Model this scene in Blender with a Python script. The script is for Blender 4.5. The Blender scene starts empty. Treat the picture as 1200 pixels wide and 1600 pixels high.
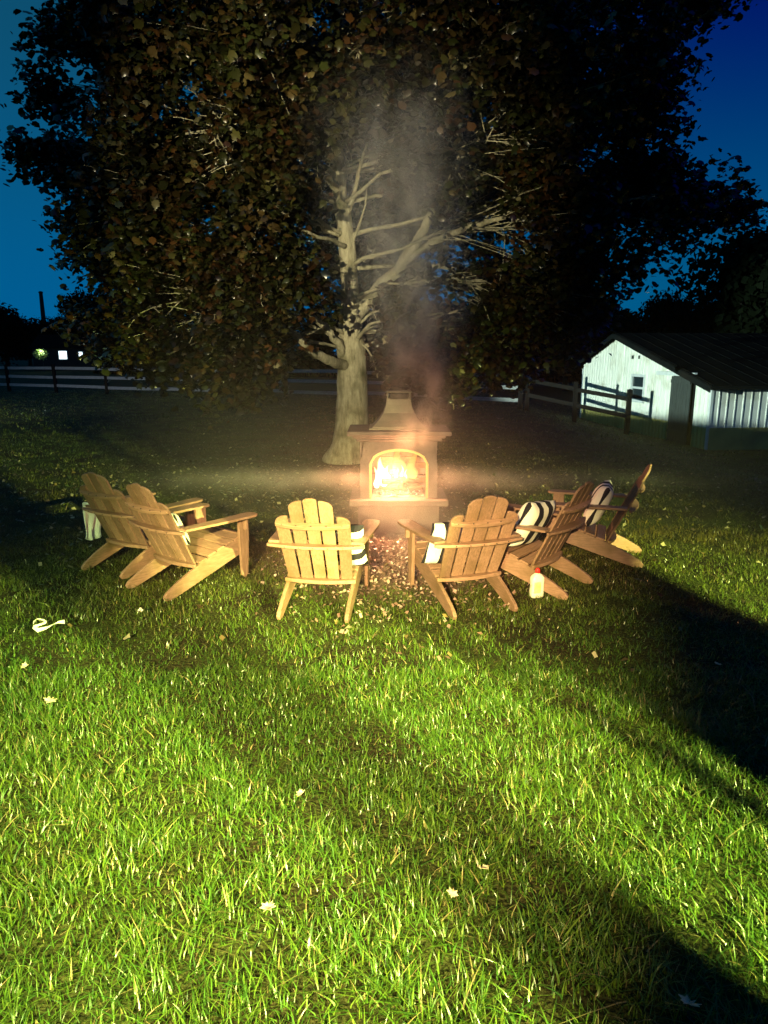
import bpy, bmesh, math, random
import numpy as np
from mathutils import Vector, Matrix, Euler, noise as mnoise

R = math.radians
rnd = random.Random(7)
nrg = np.random.default_rng(11)
scene = bpy.context.scene
col = scene.collection

# ------------------------------------------------------------------ camera
CAM_H = 2.0
PITCH = 12.7
F = 1100.0
cam_d = bpy.data.cameras.new('camera')
cam_d.sensor_fit = 'VERTICAL'
cam_d.sensor_height = 24
cam_d.lens = 24 * F / 1600
cam_d.clip_start = 0.05
cam_d.clip_end = 3000
cam = bpy.data.objects.new('camera', cam_d)
cam.location = (0, 0, CAM_H)
cam.rotation_euler = (R(90 - PITCH), 0, 0)
col.objects.link(cam)
scene.camera = cam

# ------------------------------------------------------------------ render / exposure
scene.render.engine = 'CYCLES'
scene.cycles.use_denoising = True
scene.cycles.max_bounces = 5
scene.cycles.diffuse_bounces = 3
scene.cycles.glossy_bounces = 2
scene.cycles.transmission_bounces = 3
scene.cycles.transparent_max_bounces = 12
scene.cycles.volume_bounces = 0
scene.cycles.sample_clamp_indirect = 4
scene.cycles.volume_step_rate = 1.0
scene.cycles.volume_max_steps = 256
vs = scene.view_settings
vs.view_transform = 'Standard'
vs.look = 'None'
vs.exposure = 0.0
vs.gamma = 1.0
vs.use_curve_mapping = False

# ------------------------------------------------------------------ world: late dusk sky
world = bpy.data.worlds.new('World')
scene.world = world
world.use_nodes = True
nt = world.node_tree
nt.nodes.clear()
def N(t, typ, **kw):
    n = t.nodes.new(typ)
    for k, v in kw.items():
        setattr(n, k, v)
    return n
def L(t, a, b):
    t.links.new(a, b)
tc = N(nt, 'ShaderNodeTexCoord')
sep = N(nt, 'ShaderNodeSeparateXYZ')
L(nt, tc.outputs['Generated'], sep.inputs[0])
# after-glow to the left of the view, deep night blue to the right and overhead
rz = N(nt, 'ShaderNodeMapRange'); rz.interpolation_type = 'SMOOTHSTEP'
rz.inputs[1].default_value = 0.02; rz.inputs[2].default_value = 0.42
L(nt, sep.outputs['Z'], rz.inputs[0])
rx = N(nt, 'ShaderNodeMapRange'); rx.interpolation_type = 'SMOOTHSTEP'
rx.inputs[1].default_value = -0.45; rx.inputs[2].default_value = 0.5
L(nt, sep.outputs['X'], rx.inputs[0])
ml = N(nt, 'ShaderNodeMix', data_type='RGBA')
ml.inputs[6].default_value = (0.000, 0.108, 0.285, 1)
ml.inputs[7].default_value = (0.004, 0.075, 0.150, 1)
L(nt, rz.outputs[0], ml.inputs[0])
mr = N(nt, 'ShaderNodeMix', data_type='RGBA')
mr.inputs[6].default_value = (0.000, 0.100, 0.240, 1)
mr.inputs[7].default_value = (0.000, 0.003, 0.130, 1)
L(nt, rz.outputs[0], mr.inputs[0])
mx = N(nt, 'ShaderNodeMix', data_type='RGBA')
L(nt, rx.outputs[0], mx.inputs[0]); L(nt, ml.outputs[2], mx.inputs[6]); L(nt, mr.outputs[2], mx.inputs[7])
bgn = N(nt, 'ShaderNodeBackground'); bgn.inputs[1].default_value = 1.0
wo = N(nt, 'ShaderNodeOutputWorld')
L(nt, mx.outputs[2], bgn.inputs[0]); L(nt, bgn.outputs[0], wo.inputs[0])

# ------------------------------------------------------------------ lamps: house and yard floodlights, added fill lamps, and the fire
def spot(name, loc, target, power, colr, size, blend, rad):
    d = bpy.data.lights.new(name, 'SPOT')
    d.energy = power; d.color = colr; d.spot_size = R(size); d.spot_blend = blend; d.shadow_soft_size = rad
    o = bpy.data.objects.new(name, d)
    o.location = loc
    o.rotation_euler = (Vector(target) - Vector(loc)).to_track_quat('-Z', 'Y').to_euler()
    col.objects.link(o)
    return o
LA = (5.6, -3.7, 3.0)      # right hand porch lamp
LB = (-2.2, -4.2, 3.1)     # left hand porch lamp
LD = (-1.2, -4.2, 3.4)  # added fill lamp, warms the chairs and middle lawn
LF = (-2.9, -4.2, 3.3)  # added fill lamp for the maple trunk, foliage and smoke
LE = (-14.0, 10.4, 2.9)  # added fill lamp that brightens the paddock rails
LC = (-14.0, 10.0, 2.7)    # yard floodlight on a pole out of frame to the left, aimed at the shed
FIRE = (0.10, 7.80, 0.74)
LAMP_A = spot('right_porch_lamp_light', LA, (2.0, 2.9, 0), 30000, (0.94, 1.0, 0.28), 54, 0.85, 0.018)
LAMP_B = spot('left_porch_lamp_light', LB, (-1.35, 3.0, 0), 7200, (0.78, 1.0, 0.32), 37, 1.0, 0.06)
LAMP_C = spot('yard_floodlight_light', LC, (10.2, 24.0, 0.9), 46000, (0.74, 1.0, 0.90), 29, 0.35, 0.006)
LAMP_D = spot('lawn_fill_light', LD, (-0.3, 4.75, 0.0), 18000, (1.0, 0.71, 0.32), 29, 1.0, 0.05)
LAMP_F = spot('tree_fill_light', LF, (-0.6, 13.0, 4.2), 15500, (1.0, 0.88, 0.52), 28, 1.0, 0.05)
LAMP_E = spot('fence_fill_light', LE, (-12.0, 37.0, 0.9), 4500, (0.9, 0.95, 1.0), 40, 1.0, 0.05)
def point(name, loc, power, colr, rad):
    d = bpy.data.lights.new(name, 'POINT')
    d.energy = power; d.color = colr; d.shadow_soft_size = rad
    o = bpy.data.objects.new(name, d); o.location = loc
    col.objects.link(o); return o
point('fire_light', FIRE, 190, (1.0, 0.44, 0.19), 0.06)

# ------------------------------------------------------------------ helpers
def ray(px, py):
    u = (px - 600) / F; v = (800 - py) / F
    c, s = math.cos(R(PITCH)), math.sin(R(PITCH))
    return Vector((u, c + v * s, -s + v * c))
def gp(px, py, z=0.0):
    d = ray(px, py); t = (z - CAM_H) / d.z
    return Vector((d.x * t, d.y * t, z))
def dp(px, py, Y):
    d = ray(px, py); t = Y / d.y
    return Vector((d.x * t, Y, CAM_H + d.z * t))
def sm(t):
    t = min(1, max(0, t)); return t * t * (3 - 2 * t)
def H(x, y):
    h = -0.75 * sm((x - 4) / 5.5) * sm((y - 8) / 8)
    d = math.hypot(x, y)
    if d < 40:
        h += 0.02 * mnoise.noise(Vector((x * 0.7, y * 0.7, 3.1))) * sm((d - 1) / 2)
    return h

def tag(o, label=None, cat=None, group=None, kind=None):
    if label: o['label'] = label
    if cat: o['category'] = cat
    if group: o['group'] = group
    if kind: o['kind'] = kind
    return o
def empty(name, loc=(0, 0, 0), rz=0.0, parent=None):
    o = bpy.data.objects.new(name, None); o.empty_display_size = 0.2
    o.location = loc; o.rotation_euler = (0, 0, rz)
    col.objects.link(o)
    if parent: o.parent = parent
    return o
def kids(o):
    return [c for c in bpy.data.objects if c.parent == o]

class MB:
    def __init__(s): s.v = []; s.f = []; s.smooth = False
    def add(s, vs_, fs, M=None):
        b = len(s.v)
        for p in vs_:
            p = Vector(p)
            if M is not None: p = M @ p
            s.v.append(tuple(p))
        for f in fs: s.f.append(tuple(b + i for i in f))
        return s
    def box(s, c, d, M=None):
        x, y, z = d[0] / 2, d[1] / 2, d[2] / 2
        vv = [(c[0] + a * x, c[1] + b * y, c[2] + e * z) for a in (-1, 1) for b in (-1, 1) for e in (-1, 1)]
        return s.add(vv, [(0, 1, 3, 2), (4, 6, 7, 5), (0, 4, 5, 1), (2, 3, 7, 6), (0, 2, 6, 4), (1, 5, 7, 3)], M)
    def prism(s, pts, t, M=None):
        """outline in local xz plane (ccw seen from -y), thickness t along y, centred"""
        n = len(pts)
        vv = [(p[0], -t / 2, p[1]) for p in pts] + [(p[0], t / 2, p[1]) for p in pts]
        fs = [tuple(range(n)), tuple(range(2 * n - 1, n - 1, -1))]
        fs += [(i, i + n, (i + 1) % n + n, (i + 1) % n) for i in range(n)]
        return s.add(vv, fs, M)
    def tube(s, pts, rads, n=8, cap=True):
        pts = [Vector(p) for p in pts]
        b = len(s.v)
        up = Vector((0, 0, 1))
        prev = None
        for i, p in enumerate(pts):
            t = (pts[min(i + 1, len(pts) - 1)] - pts[max(i - 1, 0)])
            if t.length < 1e-9: t = Vector((0, 0, 1))
            t.normalize()
            if prev is None:
                a = t.orthogonal().normalized()
            else:
                a = prev - t * prev.dot(t)
                a = a.normalized() if a.length > 1e-6 else t.orthogonal().normalized()
            prev = a
            c = t.cross(a)
            for k in range(n):
                th = 2 * math.pi * k / n
                s.v.append(tuple(p + (a * math.cos(th) + c * math.sin(th)) * rads[i]))
        for i in range(len(pts) - 1):
            for k in range(n):
                k2 = (k + 1) % n
                s.f.append((b + i * n + k, b + i * n + k2, b + (i + 1) * n + k2, b + (i + 1) * n + k))
        if cap:
            s.f.append(tuple(b + k for k in range(n - 1, -1, -1)))
            e = b + (len(pts) - 1) * n
            s.f.append(tuple(e + k for k in range(n)))
        return s
    def lathe(s, prof, n=20, M=None):
        vv = []; fs = []
        for r, z in prof:
            for k in range(n):
                a = 2 * math.pi * k / n
                vv.append((r * math.cos(a), r * math.sin(a), z))
        for i in range(len(prof) - 1):
            for k in range(n):
                k2 = (k + 1) % n
                fs.append((i * n + k, i * n + k2, (i + 1) * n + k2, (i + 1) * n + k))
        fs.append(tuple(range(n - 1, -1, -1))); e = (len(prof) - 1) * n
        fs.append(tuple(e + k for k in range(n)))
        return s.add(vv, fs, M)
    def mesh(s, name, mat, smooth=False):
        m = bpy.data.meshes.new(name)
        m.from_pydata(s.v, [], s.f)
        if mat: m.materials.append(mat)
        if smooth: m.polygons.foreach_set('use_smooth', [True] * len(m.polygons))
        m.update()
        return m
    def build(s, name, mat, parent=None, smooth=False, bevel=0.0):
        o = bpy.data.objects.new(name, s.mesh(name, mat, smooth))
        col.objects.link(o)
        if parent: o.parent = parent
        if bevel:
            b = o.modifiers.new('bevel', 'BEVEL'); b.width = bevel; b.segments = 2; b.limit_method = 'ANGLE'
        return o
def npmesh(name, V, Fidx, sizes, mat, cols=None):
    """V (n,3), flat loop index array, per-face sizes"""
    m = bpy.data.meshes.new(name)
    m.vertices.add(len(V)); m.vertices.foreach_set('co', V.astype(np.float32).ravel())
    m.loops.add(len(Fidx)); m.loops.foreach_set('vertex_index', Fidx.astype(np.int32))
    m.polygons.add(len(sizes))
    st = np.concatenate([[0], np.cumsum(sizes)[:-1]])
    m.polygons.foreach_set('loop_start', st.astype(np.int32))
    m.polygons.foreach_set('loop_total', sizes.astype(np.int32))
    m.update(calc_edges=True)
    if cols is not None:
        a = m.color_attributes.new('tint', 'FLOAT_COLOR', 'POINT')
        c = np.ones((len(V), 4), np.float32); c[:, :3] = cols
        a.data.foreach_set('color', c.ravel())
    m.materials.append(mat)
    return m

# ------------------------------------------------------------------ materials
MATS = {}
def mat(name, base, rough=0.7, spec=0.4, var=None, scale=8.0, bump=0.0, bscale=40.0, stretch=None, coords='Object', metal=0.0, dirt=None, dscale=2.0, sheen=0, detail=6):
    m = bpy.data.materials.new(name); m.use_nodes = True
    t = m.node_tree; p = t.nodes['Principled BSDF']
    p.inputs['Roughness'].default_value = rough
    p.inputs['Specular IOR Level'].default_value = spec
    p.inputs['Metallic'].default_value = metal
    p.inputs['Base Color'].default_value = (*base, 1)
    tcn = N(t, 'ShaderNodeTexCoord')
    vec = tcn.outputs[coords]
    if stretch:
        mp = N(t, 'ShaderNodeMapping'); mp.inputs['Scale'].default_value = stretch
        L(t, vec, mp.inputs[0]); vec2 = mp.outputs[0]
    else: vec2 = vec
    colour = None
    if var:
        nz = N(t, 'ShaderNodeTexNoise'); nz.inputs['Scale'].default_value = scale; nz.inputs['Detail'].default_value = detail
        nz.inputs['Roughness'].default_value = 0.65
        L(t, vec2, nz.inputs['Vector'])
        rp = N(t, 'ShaderNodeMapRange'); rp.inputs[1].default_value = 0.32; rp.inputs[2].default_value = 0.68
        L(t, nz.outputs[0], rp.inputs[0])
        mi = N(t, 'ShaderNodeMix', data_type='RGBA')
        mi.inputs[6].default_value = (*base, 1); mi.inputs[7].default_value = (*var, 1)
        L(t, rp.outputs[0], mi.inputs[0]); colour = mi.outputs[2]
    if dirt:
        nz2 = N(t, 'ShaderNodeTexNoise'); nz2.inputs['Scale'].default_value = dscale; nz2.inputs['Detail'].default_value = 8
        L(t, vec, nz2.inputs['Vector'])
        rp2 = N(t, 'ShaderNodeMapRange'); rp2.inputs[1].default_value = 0.5; rp2.inputs[2].default_value = 0.75
        L(t, nz2.outputs[0], rp2.inputs[0])
        m2 = N(t, 'ShaderNodeMix', data_type='RGBA')
        if colour: L(t, colour, m2.inputs[6])
        else: m2.inputs[6].default_value = (*base, 1)
        m2.inputs[7].default_value = (*dirt, 1)
        L(t, rp2.outputs[0], m2.inputs[0]); colour = m2.outputs[2]
    if colour: L(t, colour, p.inputs['Base Color'])
    if bump:
        nb = N(t, 'ShaderNodeTexNoise'); nb.inputs['Scale'].default_value = bscale; nb.inputs['Detail'].default_value = 8
        L(t, vec2, nb.inputs['Vector'])
        bn = N(t, 'ShaderNodeBump'); bn.inputs['Strength'].default_value = bump; bn.inputs['Distance'].default_value = 0.02
        L(t, nb.outputs[0], bn.inputs['Height']); L(t, bn.outputs[0], p.inputs['Normal'])
    MATS[name] = m
    return m
wood = mat('chair_wood', (0.34, 0.192, 0.130), 0.5, 0.35, (0.19, 0.11, 0.066), 6, 0.25, 20, (14, 14, 1.6), dirt=(0.17, 0.10, 0.05), dscale=5)
woodL = mat('chair_wood_lengthwise', (0.34, 0.192, 0.130), 0.5, 0.35, (0.19, 0.11, 0.066), 6, 0.25, 20, (14, 1.6, 14), dirt=(0.17, 0.10, 0.05), dscale=5)
woodX = mat('chair_wood_crosswise', (0.36, 0.202, 0.136), 0.5, 0.35, (0.21, 0.12, 0.07), 6, 0.25, 20, (1.6, 14, 14), dirt=(0.19, 0.11, 0.05), dscale=5)
for m_ in (wood, woodL, woodX):      # every board weathers a little differently
    t_ = m_.node_tree; p_ = t_.nodes['Principled BSDF']; src_ = p_.inputs['Base Color'].links[0].from_socket
    oi = N(t_, 'ShaderNodeObjectInfo'); hs_ = N(t_, 'ShaderNodeHueSaturation'); mr_ = N(t_, 'ShaderNodeMapRange')
    mr_.inputs[3].default_value = 0.72; mr_.inputs[4].default_value = 1.2; L(t_, oi.outputs['Random'], mr_.inputs[0])
    L(t_, mr_.outputs[0], hs_.inputs['Value']); L(t_, src_, hs_.inputs['Color']); L(t_, hs_.outputs[0], p_.inputs['Base Color'])
steelm = mat('screw_steel', (0.35, 0.33, 0.3), 0.35, 0.5, metal=1.0)
bark = mat('maple_bark', (0.46, 0.43, 0.31), 0.9, 0.15, (0.20, 0.18, 0.12), 5, 1.0, 9, (3, 3, 0.7), dirt=(0.09, 0.09, 0.045), dscale=3.5)
barkdark = mat('dark_bark', (0.05, 0.045, 0.035), 0.95, 0.1, (0.03, 0.027, 0.02), 4, 0.5, 8, (2, 2, 0.6))
stone = mat('cast_stone', (0.165, 0.130, 0.130), 0.9, 0.1, (0.095, 0.076, 0.075), 5, 0.35, 60, dirt=(0.15, 0.12, 0.10), dscale=3)
firebrick = mat('fire_brick', (0.13, 0.09, 0.06), 0.95, 0.05, (0.06, 0.04, 0.028), 9, 0.5, 40, dirt=(0.06, 0.045, 0.035), dscale=5)
mortar = mat('soot_mortar', (0.05, 0.04, 0.03), 0.95, 0.1)
iron = mat('black_iron', (0.03, 0.028, 0.026), 0.6, 0.4, bump=0.2, bscale=60)
brass = mat('arch_frame_metal', (0.45, 0.33, 0.16), 0.35, 0.5, metal=0.8)
charwood = mat('charred_log', (0.10, 0.055, 0.03), 0.95, 0.1, (0.02, 0.015, 0.012), 14, 0.8, 30)
barnwhite = mat('barn_siding', (0.78, 0.76, 0.66), 0.55, 0.3, (0.68, 0.67, 0.57), 3, 0.12, 20, (1, 1, 0.25), dirt=(0.48, 0.45, 0.33), dscale=1.6)
basestripm = mat('ochre_base_strip', (0.50, 0.42, 0.12), 0.8, 0.15, (0.42, 0.35, 0.10), 3, 0.1, 20, dirt=(0.26, 0.22, 0.08), dscale=1.2)
t_ = barnwhite.node_tree; p_ = t_.nodes['Principled BSDF']; src_ = p_.inputs['Base Color'].links[0].from_socket   # siding colour turns ochre along its foot
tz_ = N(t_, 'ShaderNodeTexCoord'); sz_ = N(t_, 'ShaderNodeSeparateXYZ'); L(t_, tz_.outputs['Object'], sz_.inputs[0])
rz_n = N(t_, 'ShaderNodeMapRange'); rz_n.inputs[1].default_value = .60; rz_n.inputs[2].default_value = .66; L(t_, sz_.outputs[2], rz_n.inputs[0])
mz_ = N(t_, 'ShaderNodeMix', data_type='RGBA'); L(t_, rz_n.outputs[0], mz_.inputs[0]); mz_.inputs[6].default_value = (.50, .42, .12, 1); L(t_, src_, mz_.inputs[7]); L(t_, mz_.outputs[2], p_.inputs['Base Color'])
barntrim = mat('barn_trim', (0.60, 0.62, 0.58), 0.6, 0.3, (0.5, 0.5, 0.47), 6, 0.1, 30)
roofm = mat('barn_roof_metal', (0.008, 0.010, 0.010), 1.0, 0.0, (0.006, 0.007, 0.007), 3, 0.2, 20, dirt=(0.014, 0.012, 0.010), dscale=1)
doorm = mat('barn_door_boards', (0.055, 0.062, 0.055), 0.85, 0.15, (0.03, 0.034, 0.03), 5, 0.4, 30, (6, 6, 0.6))
darkin = mat('barn_inside_dark', (0.008, 0.008, 0.008), 1.0, 0.0)
paneglass = mat('dark_window_glass', (0.015, 0.025, 0.03), 0.08, 0.5)
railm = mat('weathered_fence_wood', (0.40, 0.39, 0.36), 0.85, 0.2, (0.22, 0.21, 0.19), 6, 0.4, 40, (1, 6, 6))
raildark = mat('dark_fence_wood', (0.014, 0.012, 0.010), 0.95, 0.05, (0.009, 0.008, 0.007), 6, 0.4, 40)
redcap = mat('red_plastic', (0.55, 0.03, 0.02), 0.4, 0.5, bump=0.02)
jugm = mat('white_plastic_bottle', (0.80, 0.79, 0.66), 0.35, 0.5, (0.76, 0.73, 0.52), 9, 0.03, 30)
labelm = mat('bottle_label', (0.80, 0.62, 0.16), 0.5, 0.4, (0.85, 0.78, 0.45), 14)
whitecloth = mat('white_towel', (0.80, 0.80, 0.80), 0.95, 0.1, (0.72, 0.72, 0.74), 9, 0.6, 90)
palescrap = mat('pale_leaf', (0.72, 0.66, 0.44), 0.7, 0.3, (0.50, 0.38, 0.18), 20, 0.3, 60)
ribbonm = mat('pale_ribbon', (0.74, 0.74, 0.62), 0.6, 0.3, (0.6, 0.58, 0.45), 30)
flowerm = mat('clover_petal', (0.78, 0.78, 0.62), 0.7, 0.2)
ashm = mat('grey_ash', (0.25, 0.23, 0.21), 1.0, 0.0, (0.1, 0.09, 0.08), 20, 0.6, 60)
housem = mat('house_siding', (0.35, 0.33, 0.29), 0.7, 0.2, (0.30, 0.28, 0.25), 5, 0.1, 30)
blockerm = mat('light_blocker_paint', (0.5, 0.49, 0.45), 0.6, 0.3, (0.42, 0.41, 0.37), 6, 0.1, 30)
nightwall = mat('distant_wall', (0.035, 0.033, 0.03), 0.9, 0.1)

def emis(name, colr, strength):
    m = bpy.data.materials.new(name); m.use_nodes = True
    t = m.node_tree; t.nodes.clear()
    e = N(t, 'ShaderNodeEmission'); e.inputs[0].default_value = (*colr, 1); e.inputs[1].default_value = strength
    o = N(t, 'ShaderNodeOutputMaterial'); L(t, e.outputs[0], o.inputs[0])
    return m
winlit = emis('lit_window_cool', (0.75, 0.95, 1.0), 3.0)
winlit2 = emis('lit_window_warm', (1.0, 0.75, 0.45), 1.6)
lampgreen = emis('yard_lamp_globe', (0.75, 1.0, 0.55), 5.0)
ember_m = bpy.data.materials.new('glowing_ember'); ember_m.use_nodes = True
t = ember_m.node_tree; p = t.nodes['Principled BSDF']
p.inputs['Base Color'].default_value = (0.03, 0.02, 0.02, 1)
_tc = N(t, 'ShaderNodeTexCoord'); _n = N(t, 'ShaderNodeTexNoise'); _n.inputs['Scale'].default_value = 22
L(t, _tc.outputs['Object'], _n.inputs['Vector'])
_r = N(t, 'ShaderNodeMapRange'); _r.inputs[1].default_value = 0.45; _r.inputs[2].default_value = 0.7; _r.inputs[4].default_value = 9
L(t, _n.outputs[0], _r.inputs[0]); L(t, _r.outputs[0], p.inputs['Emission Strength'])
p.inputs['Emission Color'].default_value = (1.0, 0.12, 0.08, 1)

def leafmat(name, tint_attr=True, rough=0.4, spec=0.5, trans=0.25):
    m = bpy.data.materials.new(name); m.use_nodes = True
    t = m.node_tree; p = t.nodes['Principled BSDF']
    p.inputs['Roughness'].default_value = rough; p.inputs['Specular IOR Level'].default_value = spec
    a = N(t, 'ShaderNodeAttribute'); a.attribute_name = 'tint'
    L(t, a.outputs['Color'], p.inputs['Base Color'])
    tr = N(t, 'ShaderNodeBsdfTranslucent'); L(t, a.outputs['Color'], tr.inputs[0])
    mxs = N(t, 'ShaderNodeMixShader'); mxs.inputs[0].default_value = trans
    L(t, p.outputs[0], mxs.inputs[1]); L(t, tr.outputs[0], mxs.inputs[2])
    L(t, mxs.outputs[0], t.nodes['Material Output'].inputs[0])
    return m
grassm = leafmat('grass_blade', rough=0.34, spec=0.55, trans=0.2)
leafm = leafmat('maple_leaf', rough=0.30, spec=0.7, trans=0.15)
farleafm = leafmat('far_foliage', rough=0.9, spec=0.0, trans=0.0)

# ground material
gm = bpy.data.materials.new('lawn_soil'); gm.use_nodes = True
t = gm.node_tree; p = t.nodes['Principled BSDF']; p.inputs['Roughness'].default_value = 0.95; p.inputs['Specular IOR Level'].default_value = 0.1
tcn = N(t, 'ShaderNodeTexCoord')
n1 = N(t, 'ShaderNodeTexNoise'); n1.inputs['Scale'].default_value = 1.3; n1.inputs['Detail'].default_value = 8
n2 = N(t, 'ShaderNodeTexNoise'); n2.inputs['Scale'].default_value = 45; n2.inputs['Detail'].default_value = 6
L(t, tcn.outputs['Object'], n1.inputs['Vector']); L(t, tcn.outputs['Object'], n2.inputs['Vector'])
r1 = N(t, 'ShaderNodeValToRGB')
r1.color_ramp.elements[0].position = 0.35; r1.color_ramp.elements[0].color = (0.030, 0.024, 0.010, 1)
r1.color_ramp.elements[1].position = 0.65; r1.color_ramp.elements[1].color = (0.045, 0.060, 0.012, 1)
L(t, n1.outputs[0], r1.inputs[0])
r2 = N(t, 'ShaderNodeMapRange'); r2.inputs[1].default_value = 0.35; r2.inputs[2].default_value = 0.7; r2.inputs[3].default_value = 0.45; r2.inputs[4].default_value = 1.5
L(t, n2.outputs[0], r2.inputs[0])
vm = N(t, 'ShaderNodeVectorMath', operation='SCALE'); L(t, r1.outputs[0], vm.inputs[0]); L(t, r2.outputs[0], vm.inputs['Scale'])
# worn bare earth in front of the hearth
wm = N(t, 'ShaderNodeVectorMath', operation='DISTANCE'); wm.inputs[1].default_value = (0.05, 6.9, 0)
mp = N(t, 'ShaderNodeMapping'); mp.inputs['Scale'].default_value = (1, 1, 0); L(t, tcn.outputs['Object'], mp.inputs[0]); L(t, mp.outputs[0], wm.inputs[0])
wr = N(t, 'ShaderNodeMapRange'); wr.interpolation_type = 'SMOOTHSTEP'; wr.inputs[1].default_value = 0.4; wr.inputs[2].default_value = 1.7; wr.inputs[3].default_value = 1; wr.inputs[4].default_value = 0
L(t, wm.outputs['Value'], wr.inputs[0])
vmx = N(t, 'ShaderNodeMix', data_type='RGBA'); L(t, wr.outputs[0], vmx.inputs[0]); L(t, vm.outputs[0], vmx.inputs[6]); vmx.inputs[7].default_value = (0.20, 0.13, 0.10, 1)
L(t, vmx.outputs[2], p.inputs['Base Color'])
bn = N(t, 'ShaderNodeBump'); bn.inputs['Strength'].default_value = 0.8; bn.inputs['Distance'].default_value = 0.03
L(t, n2.outputs[0], bn.inputs['Height']); L(t, bn.outputs[0], p.inputs['Normal'])

# ------------------------------------------------------------------ terrain: one sheet to the horizon
def axis(fine0, fine1, step, far):
    a = list(np.arange(fine0, fine1 + 1e-6, step))
    s = step; v = fine1
    while v < far: s *= 1.35; v += s; a.append(v)
    s = step; v = fine0; pre = []
    while v > -far: s *= 1.35; v -= s; pre.append(v)
    return pre[::-1] + a
xs = axis(-14, 16, 0.25, 900); ys = axis(-1, 34, 0.25, 900)
mb = MB()
for y in ys:
    for x in xs: mb.v.append((x, y, H(x, y)))
nx = len(xs)
for j in range(len(ys) - 1):
    for i in range(nx - 1):
        mb.f.append((j * nx + i, j * nx + i + 1, (j + 1) * nx + i + 1, (j + 1) * nx + i))
tag(mb.build('lawn', gm, smooth=True), 'mown green lawn stretching from the camera past the fire to the paddock fence', kind='structure')

# ------------------------------------------------------------------ shed / barn
P0 = Vector((9.4, 20.4, 0)); P1 = Vector((8.3, 29.8, 0))
W = (P1 - P0).length
gdir = (P1 - P0).normalized(); sdir = Vector((gdir.y, -gdir.x, 0))   # side wall runs to the right
barn = empty('barn', (P0.x, P0.y, -0.75))
tag(barn, 'long low white shed with ribbed siding, dark roof and sliding door, right of the tree', 'barn')
# local frame: s along the gable, q along the side, z up from -0.75
MBn = Matrix((( gdir.x, sdir.x, 0, 0), (gdir.y, sdir.y, 0, 0), (0, 0, 1, 0), (0, 0, 0, 1)))
BL = 9.0; SP = 0.657 * W
def roofz(s):
    z0, zp, z1 = 1.85, 3.38, 2.32
    return z0 + (zp - z0) * s / SP if s < SP else zp + (z1 - zp) * (s - SP) / (W - SP)
def ribbed(s0, s1, zb, zt0, zt1, ribs, depth=0.035, axis_='s', off=0.0, ribfr=((0.0, 0), (0.62, 0), (0.70, 1), (0.92, 1), (1.0, 0))):
    """ribbed sheet from s0..s1; outer face at -q (gable) or -s (side)"""
    m = MB(); n = ribs; pts = []
    w = (s1 - s0) / n
    for k in range(n):
        a = s0 + k * w
        for fr, dd in [(f_, e_ * depth) for f_, e_ in ribfr]:
            if k > 0 and fr == 0.0: continue
            pts.append((a + fr * w, dd))
    rows = []
    for (a, dd) in pts:
        f = (a - s0) / (s1 - s0); zt = zt0 + (zt1 - zt0) * f
        rows.append((a, dd, zt))
    vv = []
    for (a, dd, zt) in rows:
        for z in (zb, zt):
            if axis_ == 's': vv.append((a, -dd - off, z))
            else: vv.append((-dd - off, a, z))
    fs = []
    for i in range(len(rows) - 1):
        q = (2 * i, 2 * i + 2, 2 * i + 3, 2 * i + 1)
        fs.append(q if axis_ == 's' else q[::-1])
    m.add(vv, fs, MBn)
    return m
DS0, DS1, DZ = 0.85, 2.24, 2.06
WS0, WS1, WZ0, WZ1 = 4.06, 5.0, 1.16, 2.0
# backing wall with openings filled by dark backing
bk = MB()
bk.prism([(0.02, -0.3), (W - .02, -0.3), (W - .02, roofz(W) - .03), (SP, roofz(SP) - .03), (0.02, roofz(0) - .03)], 0.02, MBn @ Matrix.Translation((0, 0.06, 0)))
bk.box((0.06, BL / 2, 0.75), (0.02, BL - .1, 2.1), MBn)
bk.box((W - 0.06, BL / 2, 0.98), (0.02, BL - .1, 2.56), MBn)
bk.build('inner_wall', darkin, barn)
edges = [0, 0.85, 2.24, 3.15, 4.06, 5.0, 5.9, SP, 7.1, 8.3, W]
for a, b in zip(edges[:-1], edges[1:]):
    n = max(3, round((b - a) / 0.235))
    if abs(a - DS0) < .01:
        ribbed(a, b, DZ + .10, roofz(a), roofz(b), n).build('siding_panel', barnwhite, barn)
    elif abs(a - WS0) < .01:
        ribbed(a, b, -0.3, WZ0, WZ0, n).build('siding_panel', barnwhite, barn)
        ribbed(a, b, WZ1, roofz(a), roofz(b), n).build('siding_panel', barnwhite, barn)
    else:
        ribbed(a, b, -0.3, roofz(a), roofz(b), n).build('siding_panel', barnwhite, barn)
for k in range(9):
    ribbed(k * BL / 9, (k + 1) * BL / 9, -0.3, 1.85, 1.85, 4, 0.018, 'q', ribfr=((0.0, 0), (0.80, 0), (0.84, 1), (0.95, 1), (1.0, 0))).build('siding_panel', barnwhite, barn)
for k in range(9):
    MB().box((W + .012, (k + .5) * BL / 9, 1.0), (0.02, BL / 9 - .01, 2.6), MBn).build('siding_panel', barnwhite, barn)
# ochre coloured strips along the foot of the long wall
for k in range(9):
    MB().box((-.035, (k + .5) * BL / 9, .17), (.022, BL / 9 - .008, .94), MBn).build('base_strip', basestripm, barn)
# corner boards
MB().box((0.03, 0.0, 0.76), (0.10, 0.08, 2.15), MBn).build('corner_board', barntrim, barn)
MB().box((W, -0.01, 0.98), (0.14, 0.07, 2.55), MBn).build('corner_board', barntrim, barn)
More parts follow.
